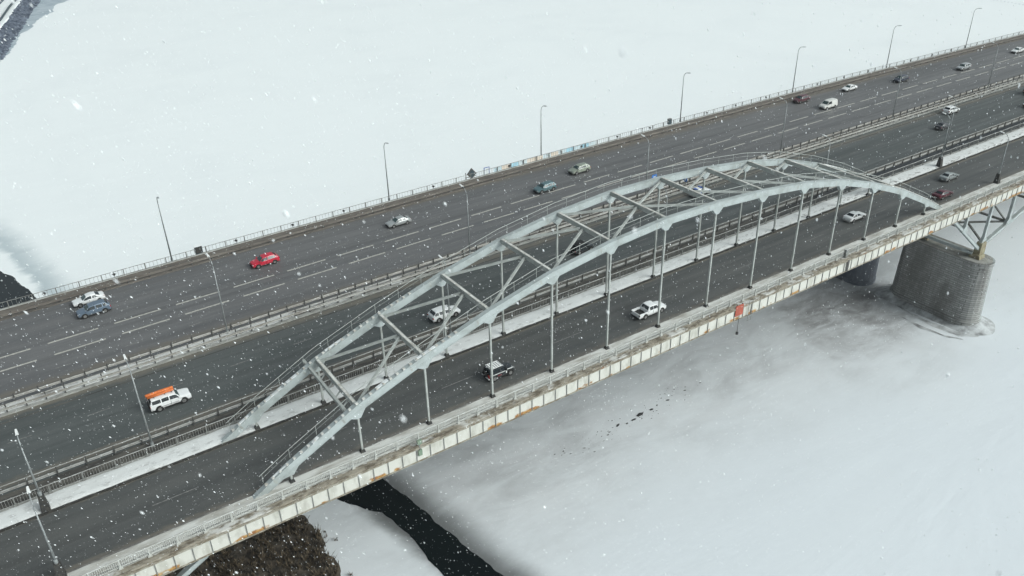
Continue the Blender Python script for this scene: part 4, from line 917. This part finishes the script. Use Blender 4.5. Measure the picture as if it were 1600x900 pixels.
# extra equipment
for j, rack_m in ((jp, M['rackwhite']), (bj, M['trim'])):
    MB().cyl((-2.08, .05, 1.05), .40, .24, 'x', 16).build('spare_wheel', M['tyre'], j)
    rk = MB().box(-1.6, .2, -.66, -.62, 1.86, 1.94).box(-1.6, .2, .62, .66, 1.86, 1.94).box(-1.6, -1.56, -.66, .66, 1.86, 1.94).box(.16, .2, -.66, .66, 1.86, 1.94).build('roof_rack', rack_m, j)
    for k in range(5): MB().box(-1.42+k*.32, -1.2+k*.32, -.58, .58, 1.87, 1.91).build('rack_slat', rack_m, rk)
    MB().box(.55, .63, -.92, -.84, 1.0, 1.9).build('snorkel', M['trim'], j)
MB().box(-1.75, .55, -.885, -.862, 1.0, 1.07).build('side_stripe', M['rackwhite'], jp)
MB().box(.62, .74, -.80, .80, 1.125, 1.16).build('bonnet_stripe', M['rackwhite'], jp)
MB().box(.62, 1.7, -.79, -.72, 1.02, 1.10).build('wing_stripe', M['rackwhite'], jp)
MB().box(.60, .74, -.845, -.80, .6, 1.12).build('door_stripe', M['rackwhite'], jp)
MB().box(-1.975, -1.93, -.85, -.45, .72, 1.15).build('rear_panel', M['livery_red'], jp)
MB().box(-2.06, -1.92, -.82, .82, .55, .68).build('rear_step', M['rackwhite'], jp)
MB().box(-.7, -.1, -.89, -.865, .62, .80).build('door_emblem', M['wine_emblem'], jp)
t = empty('roof_load', 'long orange covered load tied on the roof of the white off roader', 'roof load', (9.4, 84.1+.2, 1.62), lane_rz(9.4, 84.1, False)); t.scale = (.9, .9, .9)
MB().tube([(-2.55, .05, .22), (-2.3, .05, .24), (-.5, .03, .27), (.55, .02, .26), (.75, .0, .24)], .22, 9).build('bundle', M['orange'], t, smooth=True)
MB().tube([(-2.45, -.36, .17), (-.5, -.36, .2), (.55, -.34, .2), (.7, -.32, .18)], .15, 8).build('bundle', M['orange'], t, smooth=True)
for a in (-1.7, -.4, .4): MB().box(a-.03, a+.03, -.6, .34, .0, .06).build('roof_bar', M['trim'], t)
MB().box(-1.6, .9, -.975, -.945, .62, .66).build('side_trim', M['trim'], wo)
MB().box(-2.58, -2.44, -.75, .1, .75, 1.5).build('spare_wheel_cover', M['tyre'], wo)
MB().box(-.05, .25, -.56, .56, 1.44, 1.54).build('light_bar', M['stripe_blue'], pc)
for s in (-1, 1): MB().box(-1.9, 1.9, min(s*.895, s*.925), max(s*.895, s*.925), .58, .78).build('side_stripe', M['stripe_blue'], pc)
MB().box(-1.4, -.9, -.4, .4, 1.40, 1.42).build('roof_number', M['stripe_blue'], pc)
# pickup bed
bw = .93
bed = MB().box(-2.6, -.99, -bw+.06, bw-.06, .62, .70).build('bed_floor', M['trim'], pk)
for s in (-1, 1):
    a, b = sorted((s*bw, s*(bw-.09))); MB().box(-2.62, -.99, a, b, .42, 1.10).build('bed_side', P['white'], pk)
    a, b = sorted((s*(bw-.2), s*(bw+.005))); MB().box(-2.66, -2.58, a, b, .78, 1.02).build('taillight', M['trim'], pk)
MB().box(-2.65, -2.57, -bw+.09, bw-.09, .45, 1.09).build('tailgate', P['white'], pk)
MB().box(-2.78, -2.63, -.82, .82, .36, .50).build('rear_bumper', M['trim'], pk)

# ------------------------------------------------------------------ falling snow
rs = random.Random(21); mb = MB(); eye = Vector((0, 0, 56)); cnt = 0
wind = Vector((0.50, 0.1, -0.86)).normalized()
octf = [(0, 2, 4), (2, 1, 4), (1, 3, 4), (3, 0, 4), (2, 0, 5), (1, 2, 5), (3, 1, 5), (0, 3, 5)]
a1 = wind.cross(Vector((0, 1, 0))).normalized(); a2 = wind.cross(a1)
def flake(p, q, e):
    an = rs.uniform(0, 6.28); b1 = a1*math.cos(an)+a2*math.sin(an); b2 = -a1*math.sin(an)+a2*math.cos(an)
    q1, q2 = q*rs.uniform(.7, 1.2), q*rs.uniform(.5, 1.1); k = rs.uniform(.8, 1.2)
    o = len(mb.v)
    mb.v += [tuple(p+b1*q1*k), tuple(p-b1*q1), tuple(p+b2*q2), tuple(p-b2*q2*k), tuple(p+wind*q*e), tuple(p-wind*q*e*k)]
    mb.f += [(a+o, b+o, c+o) for a, b, c in octf]
while cnt < 52000:
    x = rs.uniform(-55, 110); y = rs.uniform(-5, 85); z = rs.uniform(2, 62)
    p = Vector((x, y, z)); v = p-eye; d = v.length
    if d < 2.2 or d > 82: continue
    # keep to the air in front of the bridge that the camera, or one a few steps aside, can see
    dep = v.dot(fw)
    if dep < 1.0 or abs(v.dot(rr)) > .75*dep+6 or abs(v.dot(uu)) > .45*dep+6: continue
    flake(p, min(abs(rs.gauss(.0, .008)), .003+.00045*d)+.0055, rs.uniform(1.5, 3.4)); cnt += 1
stuff(mb.build('falling_snow', M['flake'], fix=False))

# ------------------------------------------------------------------ the snowy air
hz = D.materials.new('haze'); hz.use_nodes = True; t_ = hz.node_tree
t_.nodes.remove(t_.nodes['Principled BSDF']); pv = t_.nodes.new('ShaderNodeVolumePrincipled')
pv.inputs['Color'].default_value = (0.93, 0.97, 1.0, 1); pv.inputs['Density'].default_value = 0.00012; pv.inputs['Anisotropy'].default_value = 0.2
t_.links.new(pv.outputs[0], t_.nodes['Material Output'].inputs['Volume'])
stuff(MB().box(-2010, 3010, -1510, 3510, ICE-1.0, 66).build('haze', hz))
